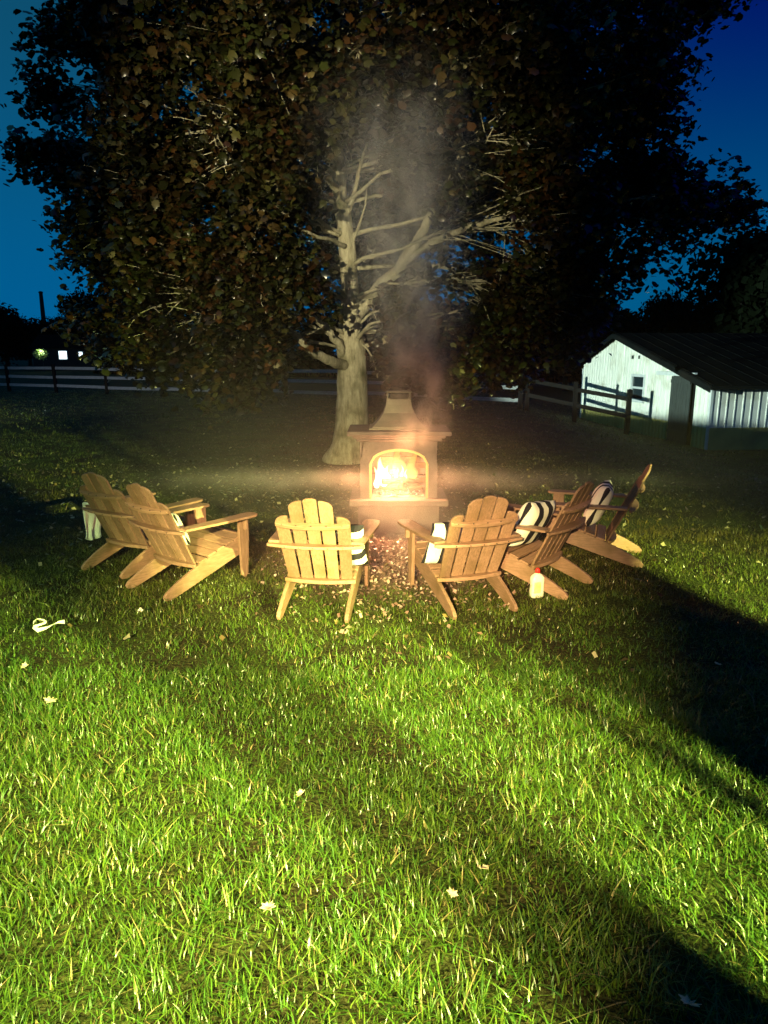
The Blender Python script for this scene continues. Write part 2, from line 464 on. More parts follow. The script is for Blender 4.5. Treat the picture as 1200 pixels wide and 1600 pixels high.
# roof slabs
def roofslab(sa, za, sb, zb, name):
    m = MB(); th = 0.10
    vv = []
    for q in (-0.28, BL + 0.3):
        vv += [(sa, q, za), (sb, q, zb), (sb, q, zb + th), (sa, q, za + th)]
    fs = [(0, 1, 2, 3), (7, 6, 5, 4), (0, 4, 5, 1), (1, 5, 6, 2), (2, 6, 7, 3), (3, 7, 4, 0)]
    m.add(vv, fs, MBn)
    o = m.build(name, roofm, barn)
    n = 18
    for k in range(n):
        q = -0.2 + k * (BL + .4) / (n - 1)
        r = MB(); mid = ((sa + sb) / 2, q, (za + zb) / 2 + th + 0.012)
        ang = math.atan2(zb - za, sb - sa); ln = math.hypot(sb - sa, zb - za) - .04
        r.box((0, 0, 0), (ln, 0.02, 0.010), MBn @ Matrix.Translation(mid) @ Matrix.Rotation(-ang, 4, 'Y'))
        r.build('standing_seam', roofm, o)
sl0 = (roofz(SP) - roofz(0)) / SP; sl1 = (roofz(W) - roofz(SP)) / (W - SP)
roofslab(-0.4, roofz(0) - 0.4 * sl0 + .005, SP, roofz(SP) + .005, 'roof')
roofslab(SP + .004, roofz(SP) + .005, W + 0.35, roofz(W) + 0.35 * sl1 + .005, 'roof')
# rake boards
def board(sa, za, sb, zb, q, d, th, name, mm, parent):
    ang = math.atan2(zb - za, sb - sa); ln = math.hypot(sb - sa, zb - za)
    return MB().box((0, 0, 0), (ln, th, d), MBn @ Matrix.Translation(((sa + sb) / 2, q, (za + zb) / 2)) @ Matrix.Rotation(-ang, 4, 'Y')).build(name, mm, parent)
board(-0.38, roofz(0) - .38 * sl0, SP, roofz(SP), -0.30, 0.17, 0.03, 'rake_board', roofm, barn)
board(SP, roofz(SP), W + .33, roofz(W) + .33 * sl1, -0.30, 0.17, 0.03, 'rake_board', roofm, barn)
# door: vertical boards, half slid open
door = empty('door', (0, 0, 0), parent=barn)
nb = 6
for k in range(nb):
    w = (DS1 - DS0 - 0.22) / nb
    MB().box((DS0 + .22 + (k + .5) * w, -0.045, 0.93), (w - .012, 0.03, 2.24), MBn).build('door_board', doorm, door)
MB().box(((DS0 + DS1) / 2 + .1, -0.075, 1.9), (DS1 - DS0 - .25, 0.03, 0.10), MBn).build('door_brace', doorm, door)
MB().box(((DS0 + DS1) / 2 + .1, -0.075, 0.35), (DS1 - DS0 - .25, 0.03, 0.10), MBn).build('door_brace', doorm, door)
MB().box(((DS0 + DS1) / 2 + .35, -0.12, DZ + .07), (DS1 - DS0 + 0.9, 0.10, 0.12), MBn).build('door_track', barntrim, barn, bevel=.01)
# window
win = MB()
for (c, d) in (((WS0 - .0, -.03, (WZ0 + WZ1) / 2), (.09, .06, WZ1 - WZ0 + .09)), ((WS1, -.03, (WZ0 + WZ1) / 2), (.09, .06, WZ1 - WZ0 + .09)),
               (((WS0 + WS1) / 2, -.03, WZ1 + .0), (WS1 - WS0 - .09, .055, .09)), (((WS0 + WS1) / 2, -.03, WZ0), (WS1 - WS0 - .09, .055, .09)),
               (((WS0 + WS1) / 2, -.025, (WZ0 + WZ1) / 2), (WS1 - WS0 - .09, .05, .07))):
    win.box(c, d, MBn)
wo_ = win.build('window', barntrim, barn)
for zc in (WZ0 + .24, WZ1 - .24):
    MB().box(((WS0 + WS1) / 2, 0.0, zc), (WS1 - WS0 - .1, 0.012, .34), MBn).build('pane', paneglass, wo_)
MB().box(((WS0 + WS1) / 2, -.06, WZ0 - .06), (WS1 - WS0 + .18, .09, .03), MBn).build('sill', barntrim, wo_)
# knee braces / small fixtures under the gable
for s in (5.05, 4.55):
    MB().box((s, -0.05, 2.62), (.06, .05, .12), MBn).build('vent_hood', doorm, barn)

# ------------------------------------------------------------------ fences
def fence(name, pts, hts, rails, m_post, m_rail, label, htop=1.35):
    root = empty(name, (pts[0][0], pts[0][1], H(*pts[0])))
    tag(root, label, 'fence')
    o0 = Vector(root.location)
    for i, (x, y) in enumerate(pts):
        z = H(x, y)
        ph = hts + rnd.uniform(-.05, .05)
        mb = MB().box((0, 0, ph / 2 - .1), (.14, .13, ph + .2))
        mb.add([(-.07, -.065, ph), (.07, -.065, ph), (.07, .065, ph), (-.07, .065, ph), (0, 0, ph + .03)], [(0, 1, 4), (1, 2, 4), (2, 3, 4), (3, 0, 4)])
        o = mb.build('fence_post', m_post, root)
        o.location = Vector((x, y, z)) - o0
        o.rotation_euler = (rnd.uniform(-.03, .03), rnd.uniform(-.03, .03), rnd.uniform(-.1, .1))
    for i in range(len(pts) - 1):
        a = Vector((*pts[i], H(*pts[i]))); b = Vector((*pts[i + 1], H(*pts[i + 1])))
        for rz_ in rails:
            d = b - a; ln = d.length - .16
            o = MB().box((0, 0, 0), (ln, .035, .14)).build('rail', m_rail, root)
            o.location = (a + b) / 2 + Vector((0, 0, rz_ + rnd.uniform(-.03, .03))) - o0
            o.rotation_euler = Euler((rnd.uniform(-.03, .03), -math.atan2(d.z, math.hypot(d.x, d.y)) + rnd.uniform(-.008, .008), math.atan2(d.y, d.x)))
    return root
pf = [(-29.5, 43.6), (-26.4, 42.2), (-23.4, 40.8), (-20.3, 39.4)]
pf = []
a, b = Vector((-26.5, 41.2)), Vector((5.2, 27.2))
nfp = 11
for i in range(nfp):
    q = a.lerp(b, i / (nfp - 1)); pf.append((q.x, q.y))
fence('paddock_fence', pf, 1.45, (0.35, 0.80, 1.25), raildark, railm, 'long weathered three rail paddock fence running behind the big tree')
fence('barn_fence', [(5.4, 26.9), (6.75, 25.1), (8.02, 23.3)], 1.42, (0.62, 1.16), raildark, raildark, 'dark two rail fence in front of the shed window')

# ------------------------------------------------------------------ fireplace
FX, FY = 0.165, 8.05
fp = empty('outdoor_fireplace', (FX, FY, 0))
tag(fp, 'small outdoor stone fireplace with arched firebox, mantel shelf and flared metal chimney hood', 'fireplace')
# base blocks
FD = 0.62   # depth
yf = -0.30  # local front plane
def fbox(name, c, d, m=stone, bev=.012, par=fp):
    return MB().box(c, d).build(name, m, par, bevel=bev)
fbox('base', (0, 0.02, 0.16), (0.92, FD, 0.36))
fbox('hearth', (0, -0.03, 0.375), (1.10, FD + .18, 0.07))
# front surround with arched opening
def arch_pts(hw, z0, zs, zt, n=14):
    pts = [(-hw, z0), (-hw, zs)]
    for i in range(1, n):
        f = i / n; x = -hw + 2 * hw * f
        pts.append((x, zs + (zt - zs) * math.sqrt(max(0, 1 - (x / hw) ** 2))))
    pts += [(hw, zs), (hw, z0)]
    return pts
HW = 0.315; Z0 = 0.412; ZS = 0.80; ZT = 0.955; BW = 0.43; BT = 1.06
mb = MB()
ap = arch_pts(HW, Z0, ZS, ZT)
t_ = 0.07
outer = []
for (x, z) in ap:      # match each arch point with an outer point
    if z <= ZS + 1e-6: outer.append((math.copysign(BW, x), z))
    else: outer.append((x * BW / HW, BT))
vv = []
for y in (yf, yf + t_):
    vv += [(x, y, z) for x, z in ap] + [(x, y, z) for x, z in outer]
# corner points for the outer rectangle
n = len(ap)
fs = []
for i in range(n - 1):
    fs.append((i, i + n, i + 1 + n, i + 1)); o2 = 2 * n
    fs.append((o2 + i, o2 + i + 1, o2 + i + 1 + n, o2 + i + n))
    fs.append((i, i + 1, o2 + i + 1, o2 + i))
    fs.append((i + n, o2 + i + n, o2 + i + 1 + n, i + 1 + n))
mb.add(vv, fs)
mb.add([(-BW, yf, ZS), (-BW, yf, BT), (-HW * .93 * BW / HW, yf, BT)], [(0, 1, 2)])
sur = mb.build('surround', stone, fp)
# arched metal frame
fr = MB()
pin = arch_pts(HW - .012, Z0, ZS, ZT - .012); pout = arch_pts(HW + .014, Z0, ZS, ZT + .014)
vv = [(x, yf - .012, z) for x, z in pin] + [(x, yf - .012, z) for x, z in pout] + [(x, yf + .02, z) for x, z in pin] + [(x, yf + .0, z) for x, z in pout]
fs = []
for i in range(n - 1):
    fs.append((i, i + n, i + 1 + n, i + 1)); fs.append((i, i + 1, 2 * n + i + 1, 2 * n + i)); fs.append((n + i, 3 * n + i, 3 * n + i + 1, n + i + 1))
fr.add(vv, fs); fr.build('arch_frame', brass, fp)
# side walls, rear wall with a low slot added to spill firelight, top
fbox('side_wall', (-0.395, 0.02, 0.735), (0.07, 0.50, 0.645))
fbox('side_wall', (0.395, 0.02, 0.735), (0.07, 0.50, 0.645))
fbox('rear_wall', (0, 0.30, 0.4925), (0.86, 0.05, 0.157), bev=.002)
fbox('rear_wall', (0, 0.30, 0.825), (0.86, 0.05, 0.466), bev=.002)
fbox('corbel', (0, -0.02, 1.075), (0.94, 0.66, 0.035))
fbox('corbel', (0, -0.025, 1.108), (1.02, 0.72, 0.03))
fbox('mantel', (0, -0.03, 1.148), (1.14, 0.80, 0.05))
# fire bricks inside (rear and sides) as individual bricks
bm_ = MB().box((0, 0, 0), (0.148, 0.03, 0.066)).mesh('brick', firebrick)
bm2 = MB().box((0, 0, 0), (0.03, 0.148, 0.066)).mesh('brick', firebrick)
for r in range(8):
    z = 0.447 + r * 0.072
    for k in range(-1, 5):
        x = -0.31 + (k + (0.5 if r % 2 else 0)) * 0.155 + .03
        if abs(x) > 0.30: continue
        o = bpy.data.objects.new('brick', bm_); col.objects.link(o); o.parent = fp
        o.location = (x, 0.26 + rnd.uniform(-.003, .003), z if r < 2 else z + .037)
    for sx in (-1, 1):
        for k in range(3):
            o = bpy.data.objects.new('brick', bm2); col.objects.link(o); o.parent = fp
            o.location = (sx * (0.343 + rnd.uniform(-.002, .002)), -0.13 + k * 0.155 + (0.04 if r % 2 else 0), z)
# hood: flared square chimney
hood = MB(); prof = [(0.30, 1.174), (0.295, 1.20), (0.23, 1.27), (0.175, 1.35), (0.145, 1.44), (0.135, 1.50)]
vv = []
for hw, z in prof:
    k = 0.8
    vv += [(-hw, -hw * k, z), (hw, -hw * k, z), (hw, hw * k, z), (-hw, hw * k, z)]
fs = []
for i in range(len(prof) - 1):
    for k in range(4):
        k2 = (k + 1) % 4
        fs.append((i * 4 + k, i * 4 + k2, i * 4 + 4 + k2, i * 4 + 4 + k))
hood.add(vv, fs)
hoodm = mat('hood_steel', (0.20, 0.18, 0.15), 0.55, 0.4, (0.14, 0.12, 0.10), 6, 0.1, 30, metal=0.3)
hood.build('chimney_hood', hoodm, fp, bevel=.006)
fbox('hood_flange', (0, 0, 1.182), (0.66, 0.54, 0.02), hoodm, .004)
cap = MB()
for sx in (-1, 1):
    for sy in (-1, 1): cap.box((sx * .125, sy * .10, 1.535), (.014, .014, .075))
cap.build('cap_posts', hoodm, fp)
fbox('chimney_cap', (0, 0, 1.58), (0.29, 0.235, 0.018), hoodm, .004)
fbox('cap_core', (0, 0.02, 1.53), (0.20, 0.12, 0.06), iron, .003)
# grate
gr = MB()
for k in range(7): gr.box((-.21 + k * .07, -0.02, 0.452), (.014, .30, .014))
for y in (-.15, .11): gr.box((0, y, 0.438), (.46, .014, .014))
for sx in (-.2, .2):
    for y in (-.15, .11): gr.box((sx, y, 0.42), (.014, .014, .024))
gro = gr.build('fire_grate', iron); gro.location = (FX, FY, 0)
tag(gro, 'black iron fire grate under the burning logs in the firebox', 'grate')
# ash bed + embers
ab = MB(); nn = 16
for j in range(nn + 1):
    for i in range(nn + 1):
        x = -.29 + .58 * i / nn; y = -.24 + .46 * j / nn
        ab.v.append((x, y, .413 + .02 * max(0, mnoise.noise(Vector((x * 9, y * 9, 0))) + .3)))
for j in range(nn):
    for i in range(nn): a0 = j * (nn + 1) + i; ab.f.append((a0, a0 + 1, a0 + nn + 2, a0 + nn + 1))
abo = ab.build('ash_bed', ashm, smooth=True); abo.location = (FX, FY, 0)
tag(abo, 'grey ash heap covering the firebox floor', 'ash', kind='stuff')
em = MB()
for k in range(220):
    x = rnd.gauss(0.0, .13); y = rnd.uniform(-.2, .12); s = rnd.uniform(.006, .017)
    if abs(x) > .28: continue
    M_ = Matrix.Translation((x, y, .433 + rnd.uniform(0, .015))) @ Euler((rnd.random() * 3, rnd.random() * 3, rnd.random() * 3)).to_matrix().to_4x4() @ Matrix.Scale(s, 4)
    em.add([(1, 0, -.3), (-.6, .9, -.2), (-.6, -.9, -.4), (0, .1, 1), (.2, .2, -1)], [(0, 1, 3), (1, 2, 3), (2, 0, 3), (1, 0, 4), (2, 1, 4), (0, 2, 4)], M_)
emo = em.build('embers', ember_m); emo.location = (FX, FY, 0)
tag(emo, 'red glowing embers scattered under the fire grate', 'embers', kind='stuff')
# logs
def log(p0, p1, r, seed, label):
    q = random.Random(seed); m = MB()
    p0, p1 = Vector(p0), Vector(p1); pts = [p0.lerp(p1, k / 6) + Vector((q.uniform(-1, 1), q.uniform(-1, 1), q.uniform(-1, 1))) * r * .15 for k in range(7)]
    m.tube(pts, [r * q.uniform(.88, 1.08) for _ in pts], 9)
    o = m.build('log', charwood, smooth=False); o.location = (FX, FY, 0)
    tag(o, label, 'log', 'logs burning on the grate')
log((-.24, .05, .505), (.22, .08, .508), .042, 1, 'charred log lying across the back of the grate')
log((-.22, -.10, .503), (.10, -.11, .503), .040, 2, 'charred log lying across the front of the grate')
log((-.18, -.15, .575), (.08, -.03, .575), .034, 3, 'burning log laid slantwise on top beneath the tall white flame')
log((.04, -.16, .575), (.26, -.02, .565), .032, 4, 'dark split log leaning toward the right wall of the firebox')
log((.12, -.15, .490), (.27, -.12, .500), .024, 5, 'short thin stick of wood lying at the right end of the grate')
# flames: closed tongues of glowing gas
def flamemat(name, c0, c1, s0, s1, alpha=0.9):
    m = bpy.data.materials.new(name); m.use_nodes = True
    t = m.node_tree; t.nodes.clear()
    tcx = N(t, 'ShaderNodeTexCoord'); sx = N(t, 'ShaderNodeSeparateXYZ'); L(t, tcx.outputs['Generated'], sx.inputs[0])
    mi = N(t, 'ShaderNodeMix', data_type='RGBA'); mi.inputs[6].default_value = (*c0, 1); mi.inputs[7].default_value = (*c1, 1)
    L(t, sx.outputs[2], mi.inputs[0])
    st = N(t, 'ShaderNodeMapRange'); st.inputs[3].default_value = s0; st.inputs[4].default_value = s1; L(t, sx.outputs[2], st.inputs[0])
    e = N(t, 'ShaderNodeEmission'); L(t, mi.outputs[2], e.inputs[0]); L(t, st.outputs[0], e.inputs[1])
    lw = N(t, 'ShaderNodeLayerWeight'); lw.inputs[0].default_value = 0.35
    ar = N(t, 'ShaderNodeMapRange'); ar.inputs[1].default_value = 0.0; ar.inputs[2].default_value = 0.75; ar.inputs[3].default_value = alpha; ar.inputs[4].default_value = 0.0
    L(t, lw.outputs['Facing'], ar.inputs[0])
    tr = N(t, 'ShaderNodeBsdfTransparent'); mxs = N(t, 'ShaderNodeMixShader')
    L(t, ar.outputs[0], mxs.inputs[0]); L(t, tr.outputs[0], mxs.inputs[1]); L(t, e.outputs[0], mxs.inputs[2])
    o = N(t, 'ShaderNodeOutputMaterial'); L(t, mxs.outputs[0], o.inputs[0])
    return m
flm_hot = flamemat('flame_white_yellow', (1, .86, .5), (1, .55, .13), 11, 4, .95)
flm_or = flamemat('flame_orange', (1, .5, .13), (1, .30, .05), 3.5, 1.2, .5)
flm_vi = flamemat('flame_violet', (.75, .40, 1.0), (1, .70, .55), 2.0, 1.8, .8)
def flame(x, y, z0, h, r, m, seed, label, wob=.03):
    q = random.Random(seed); b = MB(); pts = []; rr = []
    ph = q.random() * 6
    for k in range(13):
        f = k / 12
        pts.append((x + math.sin(ph + f * 5) * wob * f, y + math.cos(ph + f * 4) * wob * .7 * f, z0 + h * f))
        rr.append(max(.0015, r * (math.sin(min(1, f * 2.2 + .25) * math.pi / 2)) * (1 - f) ** .75 * (1 + .12 * math.sin(ph + f * 14))))
    b.tube(pts, rr, 12)
    o = b.build('flame', m, smooth=True); o.location = (FX, FY, 0)
    tag(o, label, 'flame', 'flames of the hearth fire'); o.visible_shadow = True
    return o
flame(-.19, -.03, .50, .34, .085, flm_hot, 1, 'tallest white hot flame at the left of the firebox')
flame(-.25, .02, .47, .25, .050, flm_hot, 2, 'yellow flame against the left firebox wall')
flame(-.12, .00, .50, .24, .060, flm_hot, 3, 'broad white flame right of the tallest one')
flame(-.16, -.08, .47, .18, .075, flm_hot, 4, 'low white flame bulging in front of the tallest one')
flame(-.02, .00, .58, .13, .030, flm_vi, 5, 'small violet flame tongue rising from the middle of the logs', .02)
flame(.04, .02, .58, .16, .026, flm_vi, 6, 'pointed violet flame second of the small tongues', .02)
flame(.09, .00, .57, .12, .022, flm_vi, 7, 'smallest violet flame, rightmost of the small tongues', .02)
flame(.02, .12, .55, .38, .12, flm_or, 8, 'faint orange flame sheet at the back of the firebox', .05)
flame(.17, .12, .52, .36, .10, flm_or, 9, 'faint orange flame sheet near the right firebox wall', .05)

# ------------------------------------------------------------------ smoke
sb = MB().box((0.2, 7.6, 2.65), (9.0, 5.2, 5.2))
smm = bpy.data.materials.new('wood_smoke'); smm.use_nodes = True
t = smm.node_tree; t.nodes.clear()
tcx = N(t, 'ShaderNodeTexCoord')
sx = N(t, 'ShaderNodeSeparateXYZ'); L(t, tcx.outputs['Object'], sx.inputs[0])
def M1(op, a, b=None, c=None):
    n_ = N(t, 'ShaderNodeMath', operation=op)
    for i, v in enumerate((a, b, c)):
        if v is None: continue
        if isinstance(v, (int, float)): n_.inputs[i].default_value = v
        else: L(t, v, n_.inputs[i])
    return n_.outputs[0]
X, Y, Z = sx.outputs
nzw = N(t, 'ShaderNodeTexNoise'); nzw.inputs['Scale'].default_value = 1.3; nzw.inputs['Detail'].default_value = 3
L(t, tcx.outputs['Object'], nzw.inputs['Vector'])
wsep = N(t, 'ShaderNodeSeparateColor'); L(t, nzw.outputs['Color'], wsep.inputs[0])
# plume axis drifts right then swings; radius grows with height
ax_ = M1('ADD', 0.20, M1('ADD', M1('MULTIPLY', M1('SINE', M1('MULTIPLY', Z, 1.15)), 0.14), M1('MULTIPLY', Z, 0.02)))
dx = M1('SUBTRACT', X, M1('ADD', ax_, M1('MULTIPLY', M1('SUBTRACT', wsep.outputs[0], .5), 0.55)))
dy = M1('SUBTRACT', Y, M1('ADD', 7.55, M1('MULTIPLY', M1('SUBTRACT', wsep.outputs[1], .5), 0.5)))
zz = M1('MAXIMUM', M1('SUBTRACT', Z, 0.8), 0.0)
rad = M1('ADD', 0.17, M1('MULTIPLY', zz, 0.10))
r2_ = M1('DIVIDE', M1('ADD', M1('MULTIPLY', dx, dx), M1('MULTIPLY', dy, dy)), M1('MULTIPLY', rad, rad))
g = M1('POWER', 2.718, M1('MULTIPLY', r2_, -1.0))
# vertical envelope
def ramp(v, a, b):
    n_ = N(t, 'ShaderNodeMapRange'); n_.interpolation_type = 'SMOOTHSTEP'; n_.inputs[1].default_value = a; n_.inputs[2].default_value = b
    L(t, v, n_.inputs[0]); return n_.outputs[0]
env = M1('MULTIPLY', ramp(Z, 0.92, 1.35), M1('SUBTRACT', 1.0, ramp(Z, 2.0, 4.9)))
mpz = N(t, 'ShaderNodeMapping'); mpz.inputs['Scale'].default_value = (1, 1, .55); L(t, tcx.outputs['Object'], mpz.inputs[0])
nzd = N(t, 'ShaderNodeTexNoise'); nzd.inputs['Scale'].default_value = 4.2; nzd.inputs['Detail'].default_value = 4; nzd.inputs['Distortion'].default_value = 0.8
L(t, mpz.outputs[0], nzd.inputs['Vector'])
wis = ramp(nzd.outputs[0], 0.38, 0.68)
plume = M1('MULTIPLY', M1('MULTIPLY', g, env), M1('ADD', 0.05, wis))
plume = M1('MULTIPLY', plume, 4.6)
# low drifting veil in front of and round the hearth
bx_ = M1('DIVIDE', M1('SUBTRACT', X, 0.12), 0.50); by_ = M1('DIVIDE', M1('SUBTRACT', Y, 7.15), 0.75); bz_ = M1('DIVIDE', M1('SUBTRACT', Z, 0.30), 0.32)
rb = M1('ADD', M1('ADD', M1('MULTIPLY', bx_, bx_), M1('MULTIPLY', by_, by_)), M1('MULTIPLY', bz_, bz_))
blob = M1('MULTIPLY', M1('POWER', 2.718, M1('MULTIPLY', rb, -1.0)), M1('ADD', 0.5, M1('MULTIPLY', wis, .5)))
wx_ = M1('DIVIDE', M1('SUBTRACT', X, 0.1), 2.6); wy_ = M1('DIVIDE', M1('SUBTRACT', Y, 7.0), 1.3); wz_ = M1('DIVIDE', M1('SUBTRACT', Z, 0.8), 0.9)
rw = M1('ADD', M1('ADD', M1('MULTIPLY', wx_, wx_), M1('MULTIPLY', wy_, wy_)), M1('MULTIPLY', wz_, wz_))
wide = M1('MULTIPLY', M1('POWER', 2.718, M1('MULTIPLY', rw, -1.0)), 0.042)
# flat smoke layer added to draw the bright streak either side of the fire
hx_ = M1('DIVIDE', M1('SUBTRACT', X, 0.12), 1.6); hy_ = M1('DIVIDE', M1('SUBTRACT', Y, 7.45), 0.40); hz_ = M1('DIVIDE', M1('SUBTRACT', Z, M1('ADD', 0.68, M1('MULTIPLY', M1('SUBTRACT', wsep.outputs[2], .5), .18))), 0.075)
rh_ = M1('ADD', M1('ADD', M1('MULTIPLY', hx_, hx_), M1('MULTIPLY', hy_, hy_)), M1('MULTIPLY', hz_, hz_))
sheet = M1('MULTIPLY', M1('POWER', 2.718, M1('MULTIPLY', rh_, -1.0)), M1('ADD', 0.45, M1('MULTIPLY', wis, 0.5)))
wide = M1('ADD', wide, M1('MULTIPLY', M1('MULTIPLY', sheet, ramp(M1('ABSOLUTE', M1('SUBTRACT', X, 0.165)), 0.28, 0.6)), 2.0))
dens = M1('ADD', wide, M1('ADD', plume, M1('MULTIPLY', blob, 0.85)))
pv = N(t, 'ShaderNodeVolumePrincipled'); pv.inputs['Color'].default_value = (0.92, 0.86, 0.80, 1); pv.inputs['Anisotropy'].default_value = 0.15
L(t, dens, pv.inputs['Density'])
o_ = N(t, 'ShaderNodeOutputMaterial'); L(t, pv.outputs[0], o_.inputs['Volume'])
so = sb.build('smoke', smm)
tag(so, 'pale wood smoke curling out of the firebox and rising past the hood into the tree', 'smoke', kind='stuff')

# ------------------------------------------------------------------ adirondack chairs
def arcboard(name, w, yb, z, sag, depth, th, m, parent, n=10, tilt=0.0):
    """curved cross board: outline in plan, bowed toward the rear in the middle, thickness th in z"""
    top = []; vv = []
    for k in range(n + 1):
        x = -w / 2 + w * k / n; c = 1 - (2 * x / w) ** 2
        vv.append((x, yb - sag * c - depth * (0.55 + .45 * c)))
    for k in range(n, -1, -1):
        x = -w / 2 + w * k / n
        vv.append((x, yb + 0.0))
    nn_ = len(vv)
    mb_ = MB()
    M_ = Matrix.Translation((0, yb, z)) @ Matrix.Rotation(tilt, 4, 'X') @ Matrix.Translation((0, -yb, 0))
    mb_.add([(x, y, -th / 2) for x, y in vv] + [(x, y, th / 2) for x, y in vv],
            [tuple(range(nn_ - 1, -1, -1)), tuple(range(nn_, 2 * nn_))] + [(i, (i + 1) % nn_, (i + 1) % nn_ + nn_, i + nn_) for i in range(nn_)], M_)
    return mb_.build(name, m, parent, bevel=.004)
BY0, BZ0 = -0.30, 0.215     # foot of the back
BY1, BZ1 = -0.662, 0.962    # crown of the back
bl = math.hypot(BY1 - BY0, BZ1 - BZ0); ba = math.atan2(-(BY1 - BY0), (BZ1 - BZ0))
MBK = Matrix.Translation((0, BY0, BZ0)) @ Matrix.Rotation(ba, 4, 'X')
def make_chair():
    root = empty('adirondack_chair')
    # five fanned back slats, outer pair shorter with rounded shoulders
    lens = [.80, .965, 1.0, .965, .80]
    for k in range(5):
        c = k - 2
        wb, wt = .089, .103
        Ln = bl * lens[k]
        xb, xt = c * .1065, c * .1225 * (0.95 if abs(c) < 2 else 1.0)
        pts = [(xb - wb / 2, 0), (xb + wb / 2, 0)]
        xtop = xb + (xt - xb) * lens[k]; wtt = wb + (wt - wb) * lens[k]
        if abs(c) == 2:     # shoulder rounded to the outside
            s = 1 if c > 0 else -1
            arc = [(s * wtt / 2 * math.cos(a_) if False else 0, 0) for a_ in ()]
            R_ = wtt * .8; prof_ = []
            for i in range(7):
                a_ = math.pi / 2 * i / 6
                prof_.append((xtop + s * (wtt / 2 - R_ + R_ * math.cos(a_)), Ln - R_ * .8 + R_ * .8 * math.sin(a_)))
            inner = (xtop - s * wtt / 2, Ln)
            side = prof_ + [inner]
            pts += side if s > 0 else [(p_[0], p_[1]) for p_ in side[::-1]]
        elif abs(c) == 1:
            s = c; R_ = wtt; prof_ = []
            for i in range(7):
                a_ = math.pi / 2 * i / 6
                prof_.append((xtop + s * (-wtt / 2 + R_ * math.cos(a_)), Ln - R_ * .62 + R_ * .62 * math.sin(a_) + .008))
            pts += prof_ if s > 0 else prof_[::-1]
        else:
            pts += [(wtt / 2 * math.cos(a_), Ln - .018 + .018 * math.sin(a_)) for a_ in [math.pi * i / 6 for i in range(7)]]
        MB().prism(pts, .019, MBK).build('back_slat', wood, root, bevel=.003)
    # braces behind the back
    def onback(f): return BY0 + (BY1 - BY0) * f, BZ0 + (BZ1 - BZ0) * f
    y_, z_ = onback(.71); arcboard('back_brace', .575, y_ - .012, z_, .030, .026, .032, woodX, root, tilt=ba)
    y_, z_ = onback(.475); arcboard('arm_brace', .76, y_ - .012, z_ - .01, .055, .040, .024, woodX, root)
    y_, z_ = onback(.02); arcboard('seat_brace', .575, y_ - .012, z_, .028, .045, .030, woodX, root)
    for f, off_ in ((.71, .068), (.475, .108)):
        y_, z_ = onback(f)
        for k in range(5):
            cx_ = (k - 2) * (.1065 + .012 * f); sg = (.030 if f > .6 else .055) * (1 - (2 * cx_ / (.575 if f > .6 else .76)) ** 2)
            dep_ = (.026 if f > .6 else .040) * (.55 + .45 * (1 - (2 * cx_ / (.575 if f > .6 else .76)) ** 2))
            MB().lathe([(.0055, 0), (.0055, .0022), (.003, .003)], 7, Matrix.Translation((cx_, y_ - .012 - sg - dep_ + .0005, z_ - (0 if f > .6 else .01))) @ Matrix.Rotation(R(90), 4, 'X')).build('screw', iron, root)
    # stringers: seat rails that run down to become the rear legs
    for s in (-1, 1):
        st = [(-0.64, 0.0), (-0.575, -0.005), (0.255, 0.245), (0.262, 0.375), (0.20, 0.382), (-0.10, 0.296), (-0.30, 0.225), (-0.50, 0.135), (-0.625, 0.065), (-0.655, 0.03)]
        Mx = Matrix.Translation((s * .265, 0, 0)) @ Matrix.Rotation(R(90), 4, 'Z')
        MB().prism(st, .030, Mx).build('rear_leg', woodL, root, bevel=.004)
    # front legs
    for s in (-1, 1):
        lg = [(.165, 0.03), (.20, 0.0), (.235, 0.03), (.262, .40), (.262, .563), (.150, .563), (.150, .40)]
        Mx = Matrix.Translation((s * .297, 0, 0)) @ Matrix.Rotation(R(90), 4, 'Z')
        MB().prism(lg, .030, Mx).build('front_leg', wood, root, bevel=.004)
        br = [(.17, .563), (.245, .563), (.225, .47), (.19, .43)]
        MB().box((s * .335, .205, .505), (.04, .03, .11)).build('arm_bracket', wood, root, bevel=.006)
    # arms
    for s in (-1, 1):
        o_l = [(.268, -.47), (.375, -.47), (.385, -.30), (.405, -.05), (.412, .18), (.405, .27), (.375, .315), (.315, .325), (.268, .30), (.258, .22), (.272, .0), (.268, -.25)]
        pts = [(s * x, y) for x, y in o_l]
        if s < 0: pts = pts[::-1]
        nn_ = len(pts)
        mb_ = MB(); zt_ = .577
        mb_.add([(x, y, zt_ - .011) for x, y in pts] + [(x, y, zt_ + .011) for x, y in pts],
                [tuple(range(nn_ - 1, -1, -1)), tuple(range(nn_, 2 * nn_))] + [(i, (i + 1) % nn_, (i + 1) % nn_ + nn_, i + nn_) for i in range(nn_)])
        a_ = mb_.build('arm', woodL, root, bevel=.004)
        sc = MB()
        for (px_, py_) in ((.30, .2), (.30, .23)):
            sc.lathe([(.004, 0), (.004, .002)], 6, Matrix.Translation((s * px_, py_, zt_ + .0115)))
        sc.build('screw', steelm, a_)
    # seat slats
    sp = [(-.245, .255), (-.145, .292), (-.045, .323), (.055, .352), (.150, .378), (.232, .392)]
    for i, (y, z) in enumerate(sp):
        an = math.atan2(.03, .1) if i < 5 else -.25
        MB().box((0, 0, 0), (.566, .086, .019), Matrix.Translation((0, y, z)) @ Matrix.Rotation(an, 4, 'X')).build('seat_slat', woodX, root, bevel=.003)
    MB().box((0, .268, .325), (.54, .019, .085)).build('seat_apron', woodX, root, bevel=.003)
    return root
def copy_tree(o, parent=None):
    c = o.copy(); col.objects.link(c); c.parent = parent
    for ch in list(o.children): copy_tree(ch, c)
    return c
bpy.context.view_layer.update()
